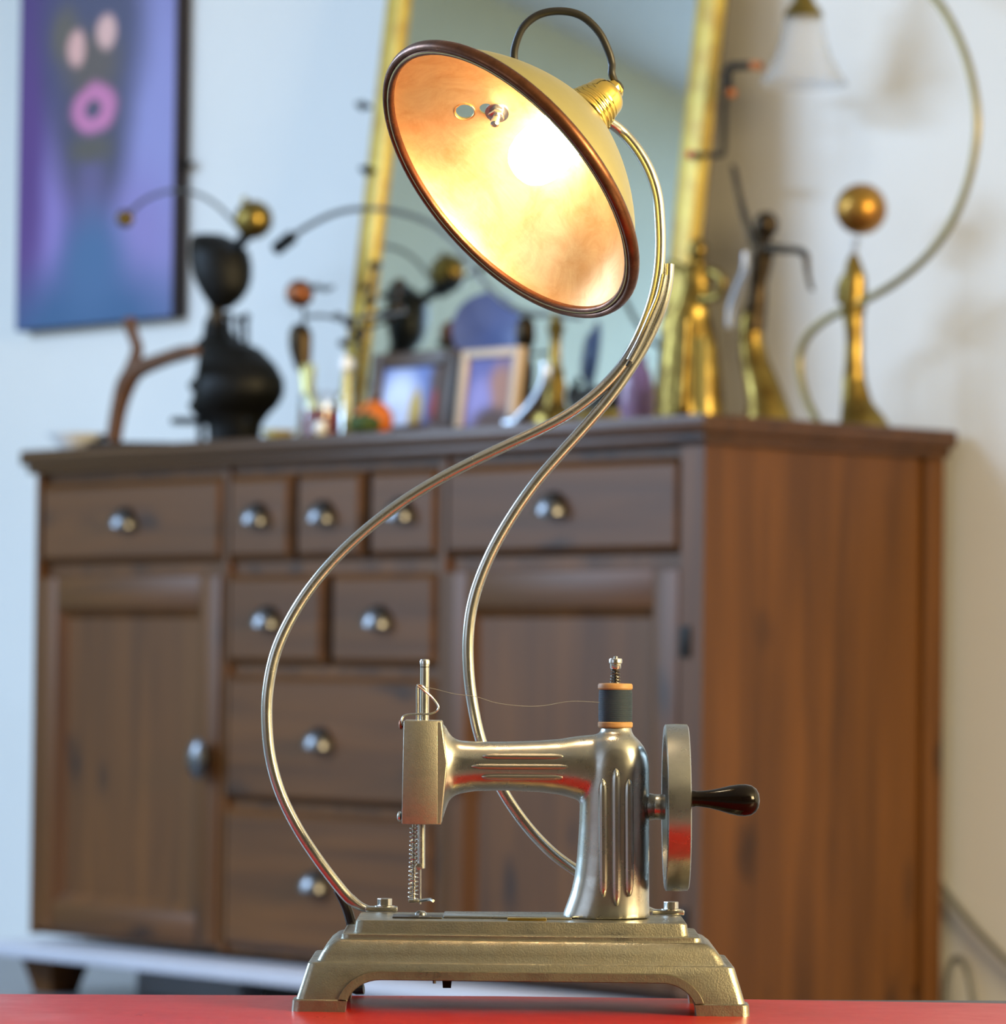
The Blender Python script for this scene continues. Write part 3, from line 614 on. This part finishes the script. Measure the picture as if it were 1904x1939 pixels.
lp('rim', lathe([(r + .0008, z) for r, z in rimp], 96, close=True), M['rim'], shade, own=MS, angle=70)
# socket
HZ = HS - 0.001
sp_ = [(.0118, -.003), (.0124, -.001), (.0126, .0004), (.0120, .0012), (.0116, .0018), (.0120, .0026), (.0121, .0034), (.0114, .0040), (.0110, .0046), (.0114, .0054), (.0114, .0062), (.0107, .0070), (.0103, .0076), (.0107, .0083), (.0106, .0092), (.0098, .0100), (.0100, .0108), (.0098, .0120),
       (.0096, .0128), (.0094, .0150), (.0088, .0172), (.0076, .0188), (.0060, .0196)]
sock = lp('lamp_socket', xf(lathe([(r * 1.13, z) for r, z in sp_], 40), Matrix.Translation((0, 0, HZ - 0.0012))), M['brass'], shade, own=MS, angle=75)
lp('cord_grip', xf(bevel_vf(lathe([(.0056, .0180), (.0056, .0222)], 8), .0005), Matrix.Translation((0, 0, HZ))), M['brass'], sock if False else shade, own=MS, angle=30)
lp('cord_bush', xf(lathe([(.0046, .0220), (.0048, .0226), (.0040, .0240)], 24), Matrix.Translation((0, 0, HZ))), M['rubber'], shade, own=MS)
# bulb
bp_ = [(.0002, -.0210), (.0060, -.0200), (.0098, -.0178), (.0125, -.0140), (.0142, -.0080), (.0146, -.0010), (.0140, .0060), (.0122, .0120), (.0102, .0170), (.0092, .0220), (.0090, .0280)]
lp('light_bulb', xf(lathe(bp_, 32, caps=False), Matrix.Translation((0, 0, 0.0310))), M['bulb'], shade, own=MS, angle=180)
# cord loop over the shade
tip = MS @ Vector((0, 0, HZ + 0.023))
pts = [P(975, 140, 1.992), P(973, 116, 1.992), P(975, 88, 1.991), P(990, 52, 1.990), P(1020, 28, 1.990), P(1060, 21, 1.989), P(1100, 30, 1.988), P(1133, 60, 1.987), P(1152, 98, 1.987), P(1158, 122, 1.987), P(1158, 140, 1.985), tip]
lp('cord_loop', tube([Vector(v) for v in smooth_path(pts, 8)], 7.6 * K, 14), M['rubber'])

# ================================================================== THINGS ON THE SIDEBOARD AND THE WALL
TZ = ZT
def sit(px, v):
    p = T(px, 800, v); p.z = TZ; return p
def tT(pts, v, n=6): return [T(p[0], p[1], v + (p[2] if len(p) > 2 else 0)) for p in smooth_path(pts, n)]
def lat_px(prof, px, v, seg=28):
    """prof: (radius px, y px) -> upright lathe on plane v; lowest point snapped to the top"""
    c = T(px, prof[0][1], v); s = S(c); zs = [T(px, y, v).z for r, y in prof]
    zs[0] = TZ
    return xf(lathe([(max(r * s, 1e-4), z) for (r, y), z in zip(prof, zs)], seg), Matrix.Translation((c.x, c.y, 0)))
def contour(rows, v, dep=0.6, n=20, snap=False):
    secs = []
    for i, (y, xl, xr) in enumerate(rows):
        a_ = T(xl, y, v); b_ = T(xr, y, v); c_ = (a_ + b_) / 2; ex = (b_ - a_) / 2
        # keep the section round: the half-width perpendicular to the view
        w_ = (xr - xl) / 2 * S(c_)
        if snap and i == len(rows) - 1: c_.z = TZ
        secs.append(ell(c_, Vector((w_, 0, 0)), Vector((0, w_ * dep, 0)), n))
    return loft(secs)
def blob(name, vfs, m, par, vox=0.003, it=4):
    o = mk(name, join(*vfs), m, par); remesh(o, vox, it); return o
def ball(px, py, r, v, sz=1.0): c = T(px, py, v); return sphere(c, r * S(c), 20, sz)
def rod(pts, r, v, seg=10, n=6):
    q = smooth_path([(*p, r) if len(p) == 2 else p for p in pts], n); w = [T(p[0], p[1], v) for p in q]
    if v < WALLV - 0.1:
        for x, p in zip(w, q): x.z = max(x.z, TZ + p[2] * S(x) + 0.0005)
    return tube(w, [p[2] * S(x) for p, x in zip(q, w)], seg)

# painting on the wall
def painting_mat(name, base, feats, grad=None):
    """flat painted picture: soft elliptic strokes in object coordinates (x across 0..1, z up 0..1)"""
    m = bpy.data.materials.new(name); m.use_nodes = True; N, L = nt(m); b = N['Principled BSDF']; b.inputs['Roughness'].default_value = 0.6
    tc = N.new('ShaderNodeTexCoord'); nz = N.new('ShaderNodeTexNoise'); nz.inputs['Scale'].default_value = 7; nz.inputs['Detail'].default_value = 5
    L.new(tc.outputs['UV'], nz.inputs['Vector'])
    sub = N.new('ShaderNodeVectorMath'); sub.operation = 'MULTIPLY_ADD'; sub.inputs[1].default_value = (0.05, 0.03, 0); sub.inputs[2].default_value = (-0.025, -0.015, 0); L.new(nz.outputs['Color'], sub.inputs[0])
    co = N.new('ShaderNodeVectorMath'); L.new(tc.outputs['UV'], co.inputs[0]); L.new(sub.outputs[0], co.inputs[1])
    prev = None
    mx = N.new('ShaderNodeMixRGB'); mx.inputs[1].default_value = (*base, 1); mx.inputs[2].default_value = (*[c * 0.65 for c in base], 1); L.new(nz.outputs['Fac'], mx.inputs[0]); prev = mx
    for cx, cy, rx, ry, soft, colr, inner in feats:
        s1 = N.new('ShaderNodeVectorMath'); s1.operation = 'SUBTRACT'; s1.inputs[1].default_value = (cx, cy, 0); L.new(co.outputs[0], s1.inputs[0])
        s2 = N.new('ShaderNodeVectorMath'); s2.operation = 'DIVIDE'; s2.inputs[1].default_value = (rx, ry, 1); L.new(s1.outputs[0], s2.inputs[0])
        ln = N.new('ShaderNodeVectorMath'); ln.operation = 'LENGTH'; L.new(s2.outputs[0], ln.inputs[0])
        mr = N.new('ShaderNodeMapRange'); mr.interpolation_type = 'SMOOTHSTEP'; mr.inputs['From Min'].default_value = 1 + soft; mr.inputs['From Max'].default_value = max(0, 1 - soft); L.new(ln.outputs['Value'], mr.inputs[0])
        fac = mr.outputs[0]
        if inner:
            m2 = N.new('ShaderNodeMapRange'); m2.interpolation_type = 'SMOOTHSTEP'; m2.inputs['From Min'].default_value = inner * (1 - soft); m2.inputs['From Max'].default_value = inner * (1 + soft); L.new(ln.outputs['Value'], m2.inputs[0])
            mu = N.new('ShaderNodeMath'); mu.operation = 'MULTIPLY'; L.new(fac, mu.inputs[0]); L.new(m2.outputs[0], mu.inputs[1]); fac = mu.outputs[0]
        k = N.new('ShaderNodeMixRGB'); L.new(fac, k.inputs[0]); L.new(prev.outputs[0], k.inputs[1]); k.inputs[2].default_value = (*colr, 1); prev = k
    L.new(prev.outputs[0], b.inputs['Base Color']); return m
def panel_quad(name, u0, u1, v, z0, z1, m, par, tilt=0.0):
    """flat picture facing the room, UV 0..1 left to right"""
    dv = tilt * (z1 - z0)
    V = [UV(u1, v, z0), UV(u0, v, z0), UV(u0, v + dv, z1), UV(u1, v + dv, z1)]
    o = mk(name, (V, [(0, 1, 2, 3)]), m, par, smooth=False)
    uvl = o.data.uv_layers.new(name='UVMap')
    inv = WM[par]
    for lo in o.data.loops:
        wv = inv @ o.data.vertices[lo.vertex_index].co; rel = wv - O
        uvl.data[lo.index].uv = ((u1 - rel.dot(FD)) / (u1 - u0), (rel.z - z0) / (z1 - z0))
    return o
pu0, pu1, pz0, pz1 = 1.880, 2.378, 1.183, 2.09
pt = thing('wall_painting', 'tall unframed purple painting with pink ring and teal base on the white wall', 'painting', UV(mid(pu0, pu1), WALLV - 0.012, pz0))
mk('canvas', xf(ubox(pu0, pu1, WALLV - 0.035, WALLV - 0.002, pz0, pz1, 0.002), R), M['canvas_edge'], pt)
def PX(x, y): return ((x - 40) / 295, ((1.797 - (1.797 - 1.183) * y / 612) - pz0) / (pz1 - pz0))
def ft(x, y, rx, ry, soft, colr, inner=0): c = PX(x, y); return (c[0], c[1], rx / 290, ry / 610 * 0.625 / 0.9, soft, colr, inner)
pm = painting_mat('purple_painting', srgb(84, 74, 130), [
    ft(300, 250, 60, 420, .7, srgb(146, 146, 200)), ft(270, 470, 62, 120, .7, srgb(140, 130, 188)), ft(100, 420, 45, 160, .8, srgb(140, 124, 190)), ft(60, 300, 30, 300, .8, srgb(92, 62, 130)),
    ft(185, 60, 92, 190, .45, srgb(82, 84, 112)), ft(183, 260, 62, 120, .6, srgb(78, 78, 96)), ft(182, 450, 26, 190, .7, srgb(104, 96, 140)), ft(180, 640, 165, 130, .5, srgb(62, 98, 140)), ft(185, 500, 55, 90, .7, srgb(74, 108, 150)),
    ft(130, 60, 26, 50, .6, srgb(104, 98, 92)), ft(180, 120, 50, 60, .6, srgb(100, 92, 90)), ft(180, 285, 38, 26, .6, srgb(92, 88, 84)),
    ft(150, 85, 17, 32, .35, srgb(226, 176, 170)), ft(208, 66, 17, 32, .35, srgb(226, 182, 176)), ft(185, 208, 42, 44, .25, srgb(204, 126, 172), .38)])
panel_quad('painted_face', pu0 + .002, pu1 - .002, WALLV - 0.0356, pz0 + .002, pz1 - .002, pm, pt)
q = T(350, 310, WALLV - 0.02)
mk('wall_clip', join(rod([(338, 312), (352, 312), (362, 312)], 5, WALLV - .02), ball(350, 310, 9, WALLV - .02)), M['iron'], pt)

# leaning mirror
mu0, mu1, mz0, mz1 = 0.405, 1.212, TZ, 2.16; LEAN = 0.133; MV = 0.325
mi = thing('leaning_mirror', 'large gold framed mirror leaning against the wall on the sideboard', 'mirror', UV(mid(mu0, mu1), MV, TZ))
def lean(vf):
    return ([UV(*(-Vector(v).x, MV + (Vector(v).z - mz0) * LEAN + Vector(v).y, Vector(v).z)) for v in vf[0]], vf[1])
fw_ = 0.046
for name, b_ in (('frame_side', (mu0, mu0 + fw_, 0, .026, mz0, mz1)), ('frame_side', (mu1 - fw_, mu1, 0, .026, mz0, mz1)), ('frame_rail', (mu0 + fw_, mu1 - fw_, 0.0005, .026, mz0, mz0 + fw_)), ('frame_rail', (mu0 + fw_, mu1 - fw_, 0.0005, .026, mz1 - fw_, mz1))):
    mk(name, lean(ubox(*b_, .006)), M['goldframe'], mi)
mk('mirror_glass', lean(ubox(mu0 + fw_ - .006, mu1 - fw_ + .006, .012, .020, mz0 + fw_ - .006, mz1 - fw_ + .006)), M['mirror'], mi, smooth=False)
mk('backing', lean(ubox(mu0 + .006, mu1 - .006, .026, .032, mz0 + .006, mz1 - .006)), M['frame_dark'], mi, smooth=False)
vb = 0.372
br = thing('wire_bracket', 'black angled wire bracket with orange and red tips beside the gold mirror frame', 'bracket', T(1372, 200, vb))
mk('wire', join(rod([(1310, 293), (1340, 293), (1366, 292), (1370, 270), (1371, 220), (1374, 170), (1376, 132), (1386, 125), (1430, 124)], 5.5, vb, n=5), rod([(1376, 132), (1376, 150), (1378, 168)], 9, vb), rod([(1384, 125), (1400, 125), (1425, 124)], 8, vb)), M['iron'], br)
mk('orange_tip', rod([(1424, 124), (1432, 124), (1440, 125)], 8, vb), M['orange_tip'], br); mk('orange_tip', ball(1385, 176, 9, vb), M['orange_tip'], br)
mk('red_tip', ball(1307, 293, 9, vb), M['red_tip'], br)
for px, py, lab in ((686, 200, 'small black clip on the mirror frame, upper of two'), (693, 322, 'small black clip on the mirror frame, lower of two')):
    vv = MV + LEAN * (T(px, py, .39).z - mz0) - 0.006
    tag(mk('frame_clip', join(ball(px, py, 9, vv), rod([(px - 10, py - 3), (px, py), (px + 14, py + 2)], 5, vv)), M['iron']), lab, 'clip', 'clips on the mirror frame')

# driftwood branch
v = 0.06
t = thing('driftwood_branch', 'forked brown driftwood branch standing on a dark slip at the sideboard end', 'branch', sit(215, v))
blob('branch', [rod([(214, 850, 16), (217, 820, 16), (226, 770, 17), (240, 725, 20), (262, 700, 17), (310, 680, 15), (345, 669, 15), (372, 664, 12)], 12, v), rod([(240, 722, 17), (252, 690, 14), (260, 660, 12), (252, 635, 12), (243, 605, 15)], 10, v)], M['driftwood'], t)
mk('foot_slip', xf(box(-0.05, 0.09, -0.03, 0.03, 0, 0.012, 0.003), Matrix.Translation(sit(225, v))), M['iron'], t)

# dark iron assemblage lamp
v = 0.17
t = thing('iron_assemblage_lamp', 'black iron assemblage with bulbous body, dark oval head and gold ball', 'sculpture', sit(440, v))
blob('body', [contour([(600, 388, 424), (640, 382, 448), (660, 376, 494), (690, 374, 524), (720, 370, 540), (745, 366, 540), (765, 362, 530), (785, 364, 510), (805, 392, 496), (838, 394, 492)], v, .7, snap=True), rod([(380, 655), (400, 640), (410, 600)], 14, v), rod([(366, 735), (380, 720), (392, 690)], 14, v), rod([(365, 770), (385, 765), (400, 760)], 14, v)], M['iron'], t, .004)
mk('neck', rod([(410, 620), (410, 590), (412, 565)], 15, v), M['bronze'], t)
for x, h_ in ((432, 598), (450, 604), (466, 600)):
    mk('top_knob', join(rod([(x, h_ + 52), (x, h_ + 30), (x, h_ + 8)], 5, v), ball(x, h_, 8, v)), M['iron'], t)
mk('side_tray', join(rod([(328, 797), (360, 797), (400, 797), (475, 797)], 7, v), xf(box(-.05, .05, -.03, .03, 0, .008, .002), Matrix.Translation(T(385, 803, v)))), M['iron'], t)
mk('tray_post', rod([(380, 800), (380, 820), (380, 840)], 7, v), M['iron'], t)
head = blob('head', [contour([(443, 368, 420), (452, 360, 442), (475, 358, 472), (500, 360, 478), (525, 365, 478), (548, 376, 472), (568, 388, 458), (586, 402, 436)], v, .75), rod([(445, 470), (462, 452), (474, 440)], 12, v)], M['iron'], t, .004)
c = T(391, 483, v); mk('gold_spot', xf(lathe([(.012, 0), (.012, .003), (.004, .005)], 18), align(c + Vector((0, -.030, 0)), (-.2, -1, 0)) @ Matrix.Diagonal((1.3, .7, 1, 1))), M['gold'], head)
gb = mk('gold_ball', ball(480, 416, 37, v), M['gold'], t); mk('finial', rod([(466, 388), (464, 380), (463, 374)], 6, v), M['gold'], gb)
ar_ = mk('arched_wire', rod([(462, 446), (440, 418), (412, 390), (380, 370), (345, 361), (310, 364), (275, 378), (250, 398), (240, 408)], 3.6, v), M['darksteel'], t)
mk('brass_weight', ball(237, 414, 17, v), M['gold'], ar_)

# small dishes
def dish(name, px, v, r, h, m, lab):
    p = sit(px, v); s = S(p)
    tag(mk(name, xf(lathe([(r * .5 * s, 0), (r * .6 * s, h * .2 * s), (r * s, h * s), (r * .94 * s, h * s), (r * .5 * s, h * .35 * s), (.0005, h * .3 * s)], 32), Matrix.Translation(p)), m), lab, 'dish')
dish('white_glow_shape', 150, 0.05, 62, 32, M['white_glaze'], 'low white dish shape added for the bright glow on the sideboard top near the driftwood branch')  # added white shape, stands in for the bright glow on the board's left end
dish('yellow_dish', 528, 0.04, 34, 18, M['yellow_glaze'], 'small pale yellow dish beside the black iron assemblage')

# figurine with copper ball head
v = 0.20
t = thing('scrap_figurine', 'thin scrap metal figurine with a copper ball head and pale flared legs', 'figurine', sit(585, v))
mk('head', ball(567, 556, 27, v), M['copperball'], t)
mk('neck', rod([(572, 575), (576, 600), (572, 625)], 4, v), M['darksteel'], t)
blob('torso', [contour([(612, 555, 580), (630, 546, 592), (660, 546, 592), (690, 555, 590), (705, 562, 590)], v, .7)], M['bronze'], t, .004)
for pts_ in ([(575, 690, 9), (582, 730, 12), (592, 780, 15), (600, 835, 16)], [(590, 690, 8), (584, 740, 11), (578, 790, 13), (575, 835, 14)]):
    mk('leg', rod(pts_, 10, v), M['brass_satin'], t)
mk('arm', rod([(584, 545, 5), (600, 543, 6), (616, 547, 6), (630, 543, 4)], 5, v), M['darksteel'], t)
mk('cross_rod', rod([(574, 600), (610, 598), (650, 604), (700, 600), (770, 592)], 4, v), M['darksteel'], t)
# jar with red wax
v = 0.09
t = thing('candle_jar', 'clear glass jar holding deep red wax on the sideboard', 'jar', sit(607, v))
mk('glass', lat_px([(40, 838), (42, 826), (42, 770), (40, 752), (42, 748), (40, 746), (38, 752), (39, 770), (39, 826), (2, 828)], 607, v), M['glass'], t)
mk('wax', lat_px([(37, 836), (38, 820), (38, 786), (36, 778), (2, 776)], 607, v), M['red_wax'], t)
t = mk('white_knob', ball(605, 812, 14, 0.0), M['white_glaze']); p = T(605, 812, 0.0)
bpy.data.objects.remove(t)
t = thing('egg_cup', 'tiny white round egg on a low foot before the red jar', 'ornament', sit(606, 0.01))
mk('egg', ball(606, 810, 14, 0.01), M['white_glaze'], t); mk('foot', lat_px([(9, 840), (7, 830), (9, 820)], 606, 0.01), M['yellow_glaze'], t)
# pale brass candlestick
v = 0.15
t = thing('candlestick', 'slim pale brass candlestick with a white cap in front of the mirror', 'candlestick', sit(655, v))
mk('stem', lat_px([(22, 838), (22, 828), (12, 815), (8, 790), (10, 760), (7, 730), (8, 705), (13, 700)], 655, v), M['brass_satin'], t)
mk('cap', xf(lathe([(.010, 0), (.012, .010), (.010, .022), (.001, .027)], 20), Matrix.Translation(T(655, 704, v))), M['white_glaze'], t)
# orange and green gourds
def gourd(name, px, py, r, v, m, lab, cat='gourd', sz=.75):
    p = T(px, py, v); s = r * S(p); V, F = [], []
    t_ = thing(name, lab, cat, sit(px, v))
    prof = [(max(1e-4, s * math.cos(a)), s * sz * math.sin(a)) for a in [(-.5 + i / 14) * PI for i in range(15)]]
    vf = lathe(prof, 40); vs = []
    for q in vf[0]:
        a = math.atan2(q.y, q.x); f = 1 - .09 * abs(math.sin(4 * a)) ; vs.append(Vector((q.x * f, q.y * f, q.z + TZ + s * sz)) + Vector((p.x, p.y, 0)))
    mk('skin', (vs, vf[1]), m, t_, angle=180)
    top = Vector((p.x, p.y, TZ + 2 * s * sz - .002)); mk('stalk', tube([top, top + Vector((.002, 0, .008)), top + Vector((.008, 0, .014))], [.004, .003, .0025], 8), M['driftwood'], t_)
gourd('orange_gourd', 708, 790, 36, 0.11, M['orange'], 'bright orange ribbed gourd in front of the dark picture frame', sz=1.0)
gourd('green_gourd', 690, 806, 32, 0.03, M['green'], 'squat dark green gourd before the orange one', sz=.62)
# wire tree
v = 0.25
t = thing('wire_tree', 'dark branching wire ornament with small leaf blobs before the mirror frame', 'ornament', sit(668, v))
blob('twigs', [rod([(668, 838, 9), (670, 760, 7), (674, 700, 6), (682, 640, 6), (692, 590, 5), (705, 540, 5), (710, 505, 5)], 6, v), rod([(690, 640), (660, 610), (640, 602)], 5, v), rod([(692, 600), (725, 590), (750, 575), (756, 540)], 5, v), rod([(692, 620), (720, 612), (748, 600)], 5, v), rod([(690, 660), (668, 645), (650, 650)], 5, v)], M['bronze'], t, .0035, 2)
for x, y, r in ((710, 502, 13), (757, 535, 12), (640, 600, 12), (662, 612, 13), (752, 585, 15), (735, 598, 13), (700, 570, 13), (680, 632, 14), (650, 650, 11), (728, 560, 10), (690, 545, 10)):
    mk('leaf', ball(x, y, r, v, .7), M['bronze'], t)
# dark framed picture
def framed(name, lab, px0, px1, py_top, v, fm, pm_, fw, tilt=0.12):
    a_ = T(px0, 800, v) - O; b_ = T(px1, 800, v) - O; u1, u0 = a_.dot(FD), b_.dot(FD); z1 = T((px0 + px1) / 2, py_top, v).z
    t_ = thing(name, lab, 'picture frame', UV(mid(u0, u1), v, TZ))
    def tl(vf): return ([UV(-Vector(q).x, v + (Vector(q).z - TZ) * tilt + Vector(q).y, Vector(q).z) for q in vf[0]], vf[1])
    for nm, b in (('frame_side', (u0, u0 + fw, 0, .018, TZ, z1)), ('frame_side', (u1 - fw, u1, 0, .018, TZ, z1)), ('frame_rail', (u0 + fw, u1 - fw, .0005, .018, TZ, TZ + fw)), ('frame_rail', (u0 + fw, u1 - fw, .0005, .018, z1 - fw, z1))):
        mk(nm, tl(ubox(*b, .003)), fm, t_)
    panel_quad('picture', u0 + fw * .9, u1 - fw * .9, v + .008 + fw * tilt, TZ + fw * .9, z1 - fw * .9, pm_, t_, tilt)
    mk('back_board', tl(ubox(u0 + .004, u1 - .004, .012, .022, TZ + .004, z1 - .004)), M['frame_dark'], t_, smooth=False)
pm1 = painting_mat('blue_white_print', srgb(120, 140, 205), [(0.30, 0.35, .28, .55, .5, srgb(214, 224, 250), 0), (0.55, .25, .10, .35, .4, srgb(190, 160, 70), 0), (0.95, .5, .22, .9, .3, srgb(84, 58, 46), 0), (.82, .35, .05, .25, .3, srgb(150, 40, 36), 0)])
framed('dark_picture_frame', 'wide dark walnut framed picture with pale blue print', 688, 846, 664, 0.165, M['frame_dark'], pm1, .024)
pm2 = painting_mat('blue_brown_print', srgb(104, 104, 170), [(0.75, .5, .3, .4, .5, srgb(176, 122, 100), 0), (0.3, .3, .25, .4, .5, srgb(150, 140, 196), 0), (0.6, .08, .4, .2, .5, srgb(80, 50, 36), 0)])
framed('cream_picture_frame', 'small cream framed picture in blue and brown', 856, 966, 658, 0.15, M['frame_cream'], pm2, .014)
# blue plate
v = 0.255
t = thing('blue_plate', 'round blue ceramic plate propped upright against the mirror', 'plate', sit(925, v))
c = T(925, 625, v); r = 68 * S(c); d = Vector((-.25, -1, .10)).normalized()
mk('plate', xf(lathe([(.001, 0), (r * .6, 0), (r * .7, .006), (r, .012), (r, .015), (r * .68, .010), (.001, .005)], 40), align(c, d)), M['blue_plate'], t)
a_ = sit(925, v + .01); mk('stand', join(tube([a_, a_ + Vector((0, 0, (c.z - TZ) * .6)), c - Vector((0, 0, r * .7))], .006, 8), xf(lathe([(.05, 0), (.05, .006), (.008, .010)], 24), Matrix.Translation(a_))), M['iron'], t)
# dark bust
v = 0.24
t = thing('bronze_bust', 'small dark bronze bust beside the cream picture frame', 'bust', sit(980, v))
blob('bust', [contour([(598, 985, 1004), (612, 976, 1014), (640, 974, 1016), (660, 980, 1008), (676, 980, 1004), (690, 962, 1012), (720, 950, 1012), (760, 956, 1004), (790, 950, 1004), (845, 948, 1006)], v, .8, snap=True)], M['bronze'], t, .004)
# silver horn
v = 0.10
t = tag(mk('silver_horn', rod([(962, 822, 14), (985, 792, 13), (1008, 765, 11), (1026, 735, 10), (1034, 705, 9), (1032, 688, 8)], 14, v, 16), M['silver']), 'curved silver horn lying before the brass pedestal', 'horn')
# brass pedestal with the long arched arm
v = 0.20
t = thing('arched_arm_lamp', 'brass pedestal with a long arched rod and dark counterweight', 'lamp', sit(1050, v))
mk('pedestal', lat_px([(48, 840), (48, 790), (44, 782), (26, 772), (20, 750), (24, 735), (20, 712), (13, 690), (11, 650), (13, 632), (18, 622), (12, 612), (9, 596)], 1050, v), M['gold'], t)
aa = mk('arched_rod', rod([(1100, 602, 4), (1050, 597, 5), (1000, 593, 6), (955, 574), (912, 530), (872, 474), (822, 428), (762, 404), (700, 395), (640, 402), (585, 427), (548, 452)], 5, v), M['darksteel'], t)
a_, b_ = T(552, 449, v), T(524, 471, v); mk('counterweight', tube([a_, a_.lerp(b_, .5), b_], 13 * S(a_), 18), M['iron'], aa)
# lilac vase
v = 0.20
t = tag(mk('lilac_vase', lat_px([(22, 838), (28, 820), (34, 770), (34, 735), (26, 705), (16, 688), (20, 676), (17, 676), (13, 690), (23, 708), (30, 738), (30, 770), (20, 815), (2, 822)], 1205, v), M['pink_glass']), 'pale lilac glass vase in front of the mirror', 'vase')
# gilt statuette
v = 0.16
t = thing('gilt_statuette', 'gilt statuette in long draped robes against the mirror frame edge', 'statuette', sit(1305, v))
blob('figure', [contour([(498, 1300, 1338), (515, 1285, 1350), (540, 1288, 1350), (570, 1278, 1345), (600, 1262, 1350), (650, 1256, 1362), (700, 1252, 1368), (750, 1250, 1372), (840, 1246, 1376)], v, .6, snap=True), ball(1322, 474, 20, v, 1.2), rod([(1320, 490), (1320, 505)], 10, v),
    rod([(1345, 512, 11), (1368, 530, 10), (1360, 560, 9), (1330, 568, 8)], 9, v), rod([(1292, 512, 11), (1268, 500, 10), (1252, 520, 9), (1256, 545, 9)], 9, v), rod([(1262, 600, 12), (1258, 680, 12), (1254, 780, 14)], 12, v - .02), rod([(1300, 600, 10), (1296, 680, 12), (1290, 780, 14)], 12, v - .04)], M['gold'], t, .0035, 3)
mk('front_tube', rod([(1326, 640), (1326, 700), (1326, 800)], 13, v - .075), M['brass'], t)
# bronze dancer
v = 0.22
t = thing('bronze_dancer', 'dark bronze dancer figurine with one arm raised and gilt skirt', 'figurine', sit(1450, v))
blob('figure', [ball(1450, 426, 24, v, 1.1), rod([(1446, 440, 10), (1442, 462, 11)], 10, v), contour([(458, 1424, 1462), (480, 1420, 1466), (510, 1420, 1460), (540, 1418, 1452), (570, 1412, 1452), (600, 1404, 1450), (630, 1402, 1448)], v, .7),
    rod([(1432, 468, 11), (1420, 440, 9), (1408, 405, 8), (1398, 365, 7), (1390, 325, 7), (1386, 312, 6)], 8, v), rod([(1455, 470, 11), (1480, 472, 9), (1508, 474, 8), (1524, 482, 8), (1528, 510, 7), (1532, 535, 6), (1538, 552, 6)], 8, v)], M['bronze'], t, .0035, 3)
mk('skirt', contour([(560, 1416, 1446), (600, 1402, 1450), (640, 1398, 1446), (680, 1400, 1456), (720, 1408, 1474), (760, 1414, 1490), (838, 1408, 1506)], v, .7, snap=True), M['gold'], t)
mk('silver_ribbon', rod([(1412, 478, 7), (1410, 510, 8), (1396, 545, 9), (1384, 580, 9), (1380, 620, 8)], 8, v - .05), M['silver'], t)
# globe figure lamp with the big arc
v = 0.39
t = thing('globe_figure_lamp', 'gilt figure balancing a brass globe with a big curved tube and glass shade', 'lamp', sit(1632, v))
def globe_mat():
    m = mat('brass_globe', srgb(178, 142, 62), 0.34, 0.8, var=0.5, scale=14, col2=srgb(140, 72, 36)); return m
mk('globe', ball(1630, 396, 49, v), globe_mat(), t)
mk('globe_pin', rod([(1622, 450), (1619, 465), (1617, 480)], 6, v), M['silver'], t)
blob('figure', [contour([(474, 1612, 1622), (490, 1603, 1628), (505, 1598, 1634), (520, 1596, 1640), (545, 1592, 1642), (575, 1590, 1642), (600, 1594, 1636), (640, 1600, 1636), (680, 1598, 1636), (720, 1594, 1640), (760, 1592, 1652), (790, 1590, 1676), (840, 1588, 1690)], v, .6, snap=True), rod([(1600, 520, 8), (1590, 545, 8), (1588, 575, 7)], 8, v)], M['gold'], t, .004, 4)
lt = mk('curved_tube', rod([(1560, 838), (1548, 800), (1528, 760), (1516, 715), (1514, 675), (1528, 638), (1560, 608), (1600, 586), (1650, 562), (1700, 532), (1752, 488), (1796, 430), (1826, 365), (1844, 295), (1850, 225), (1840, 150), (1818, 80), (1780, 10), (1725, -45), (1660, -80), (1595, -80), (1545, -50), (1525, -10)], 7.5, v, 12), M['brass_dull'], t)
c = T(1521, 30, v); s = S(c)
gs = mk('glass_shade', xf(lathe([(32 * s, 0), (38 * s, -20 * s), (44 * s, -50 * s), (54 * s, -80 * s), (72 * s, -112 * s), (84 * s, -130 * s), (82 * s, -130 * s), (70 * s, -112 * s), (52 * s, -80 * s), (42 * s, -50 * s), (36 * s, -20 * s), (30 * s, -2 * s)], 36, caps=False), Matrix.Translation(c)), M['glass_shade'], t)
mk('brass_cap', xf(lathe([(10 * s, 60 * s), (16 * s, 50 * s), (18 * s, 30 * s), (30 * s, 15 * s), (38 * s, 0), (36 * s, -4 * s)], 28), Matrix.Translation(c)), M['gold'], t)
# cables by the wall
tag(mk('wall_cable', rod([(1770, 1660), (1800, 1702), (1850, 1762), (1904, 1818), (1960, 1870)], 6, WALLV - .012), M['cable']), 'grey cable slanting down the wall beside the sideboard', 'cable')
q = [T(x, y, WALLV - .03) for x, y in smooth_path([(1788, 1920), (1792, 1860), (1802, 1822), (1818, 1816), (1832, 1840), (1840, 1880), (1845, 1925)], 6)]
tag(mk('floor_cable', tube(q, 6 * S(q[0]), 10), M['cable']), 'grey cable loop on the floor at the foot of the wall', 'cable')
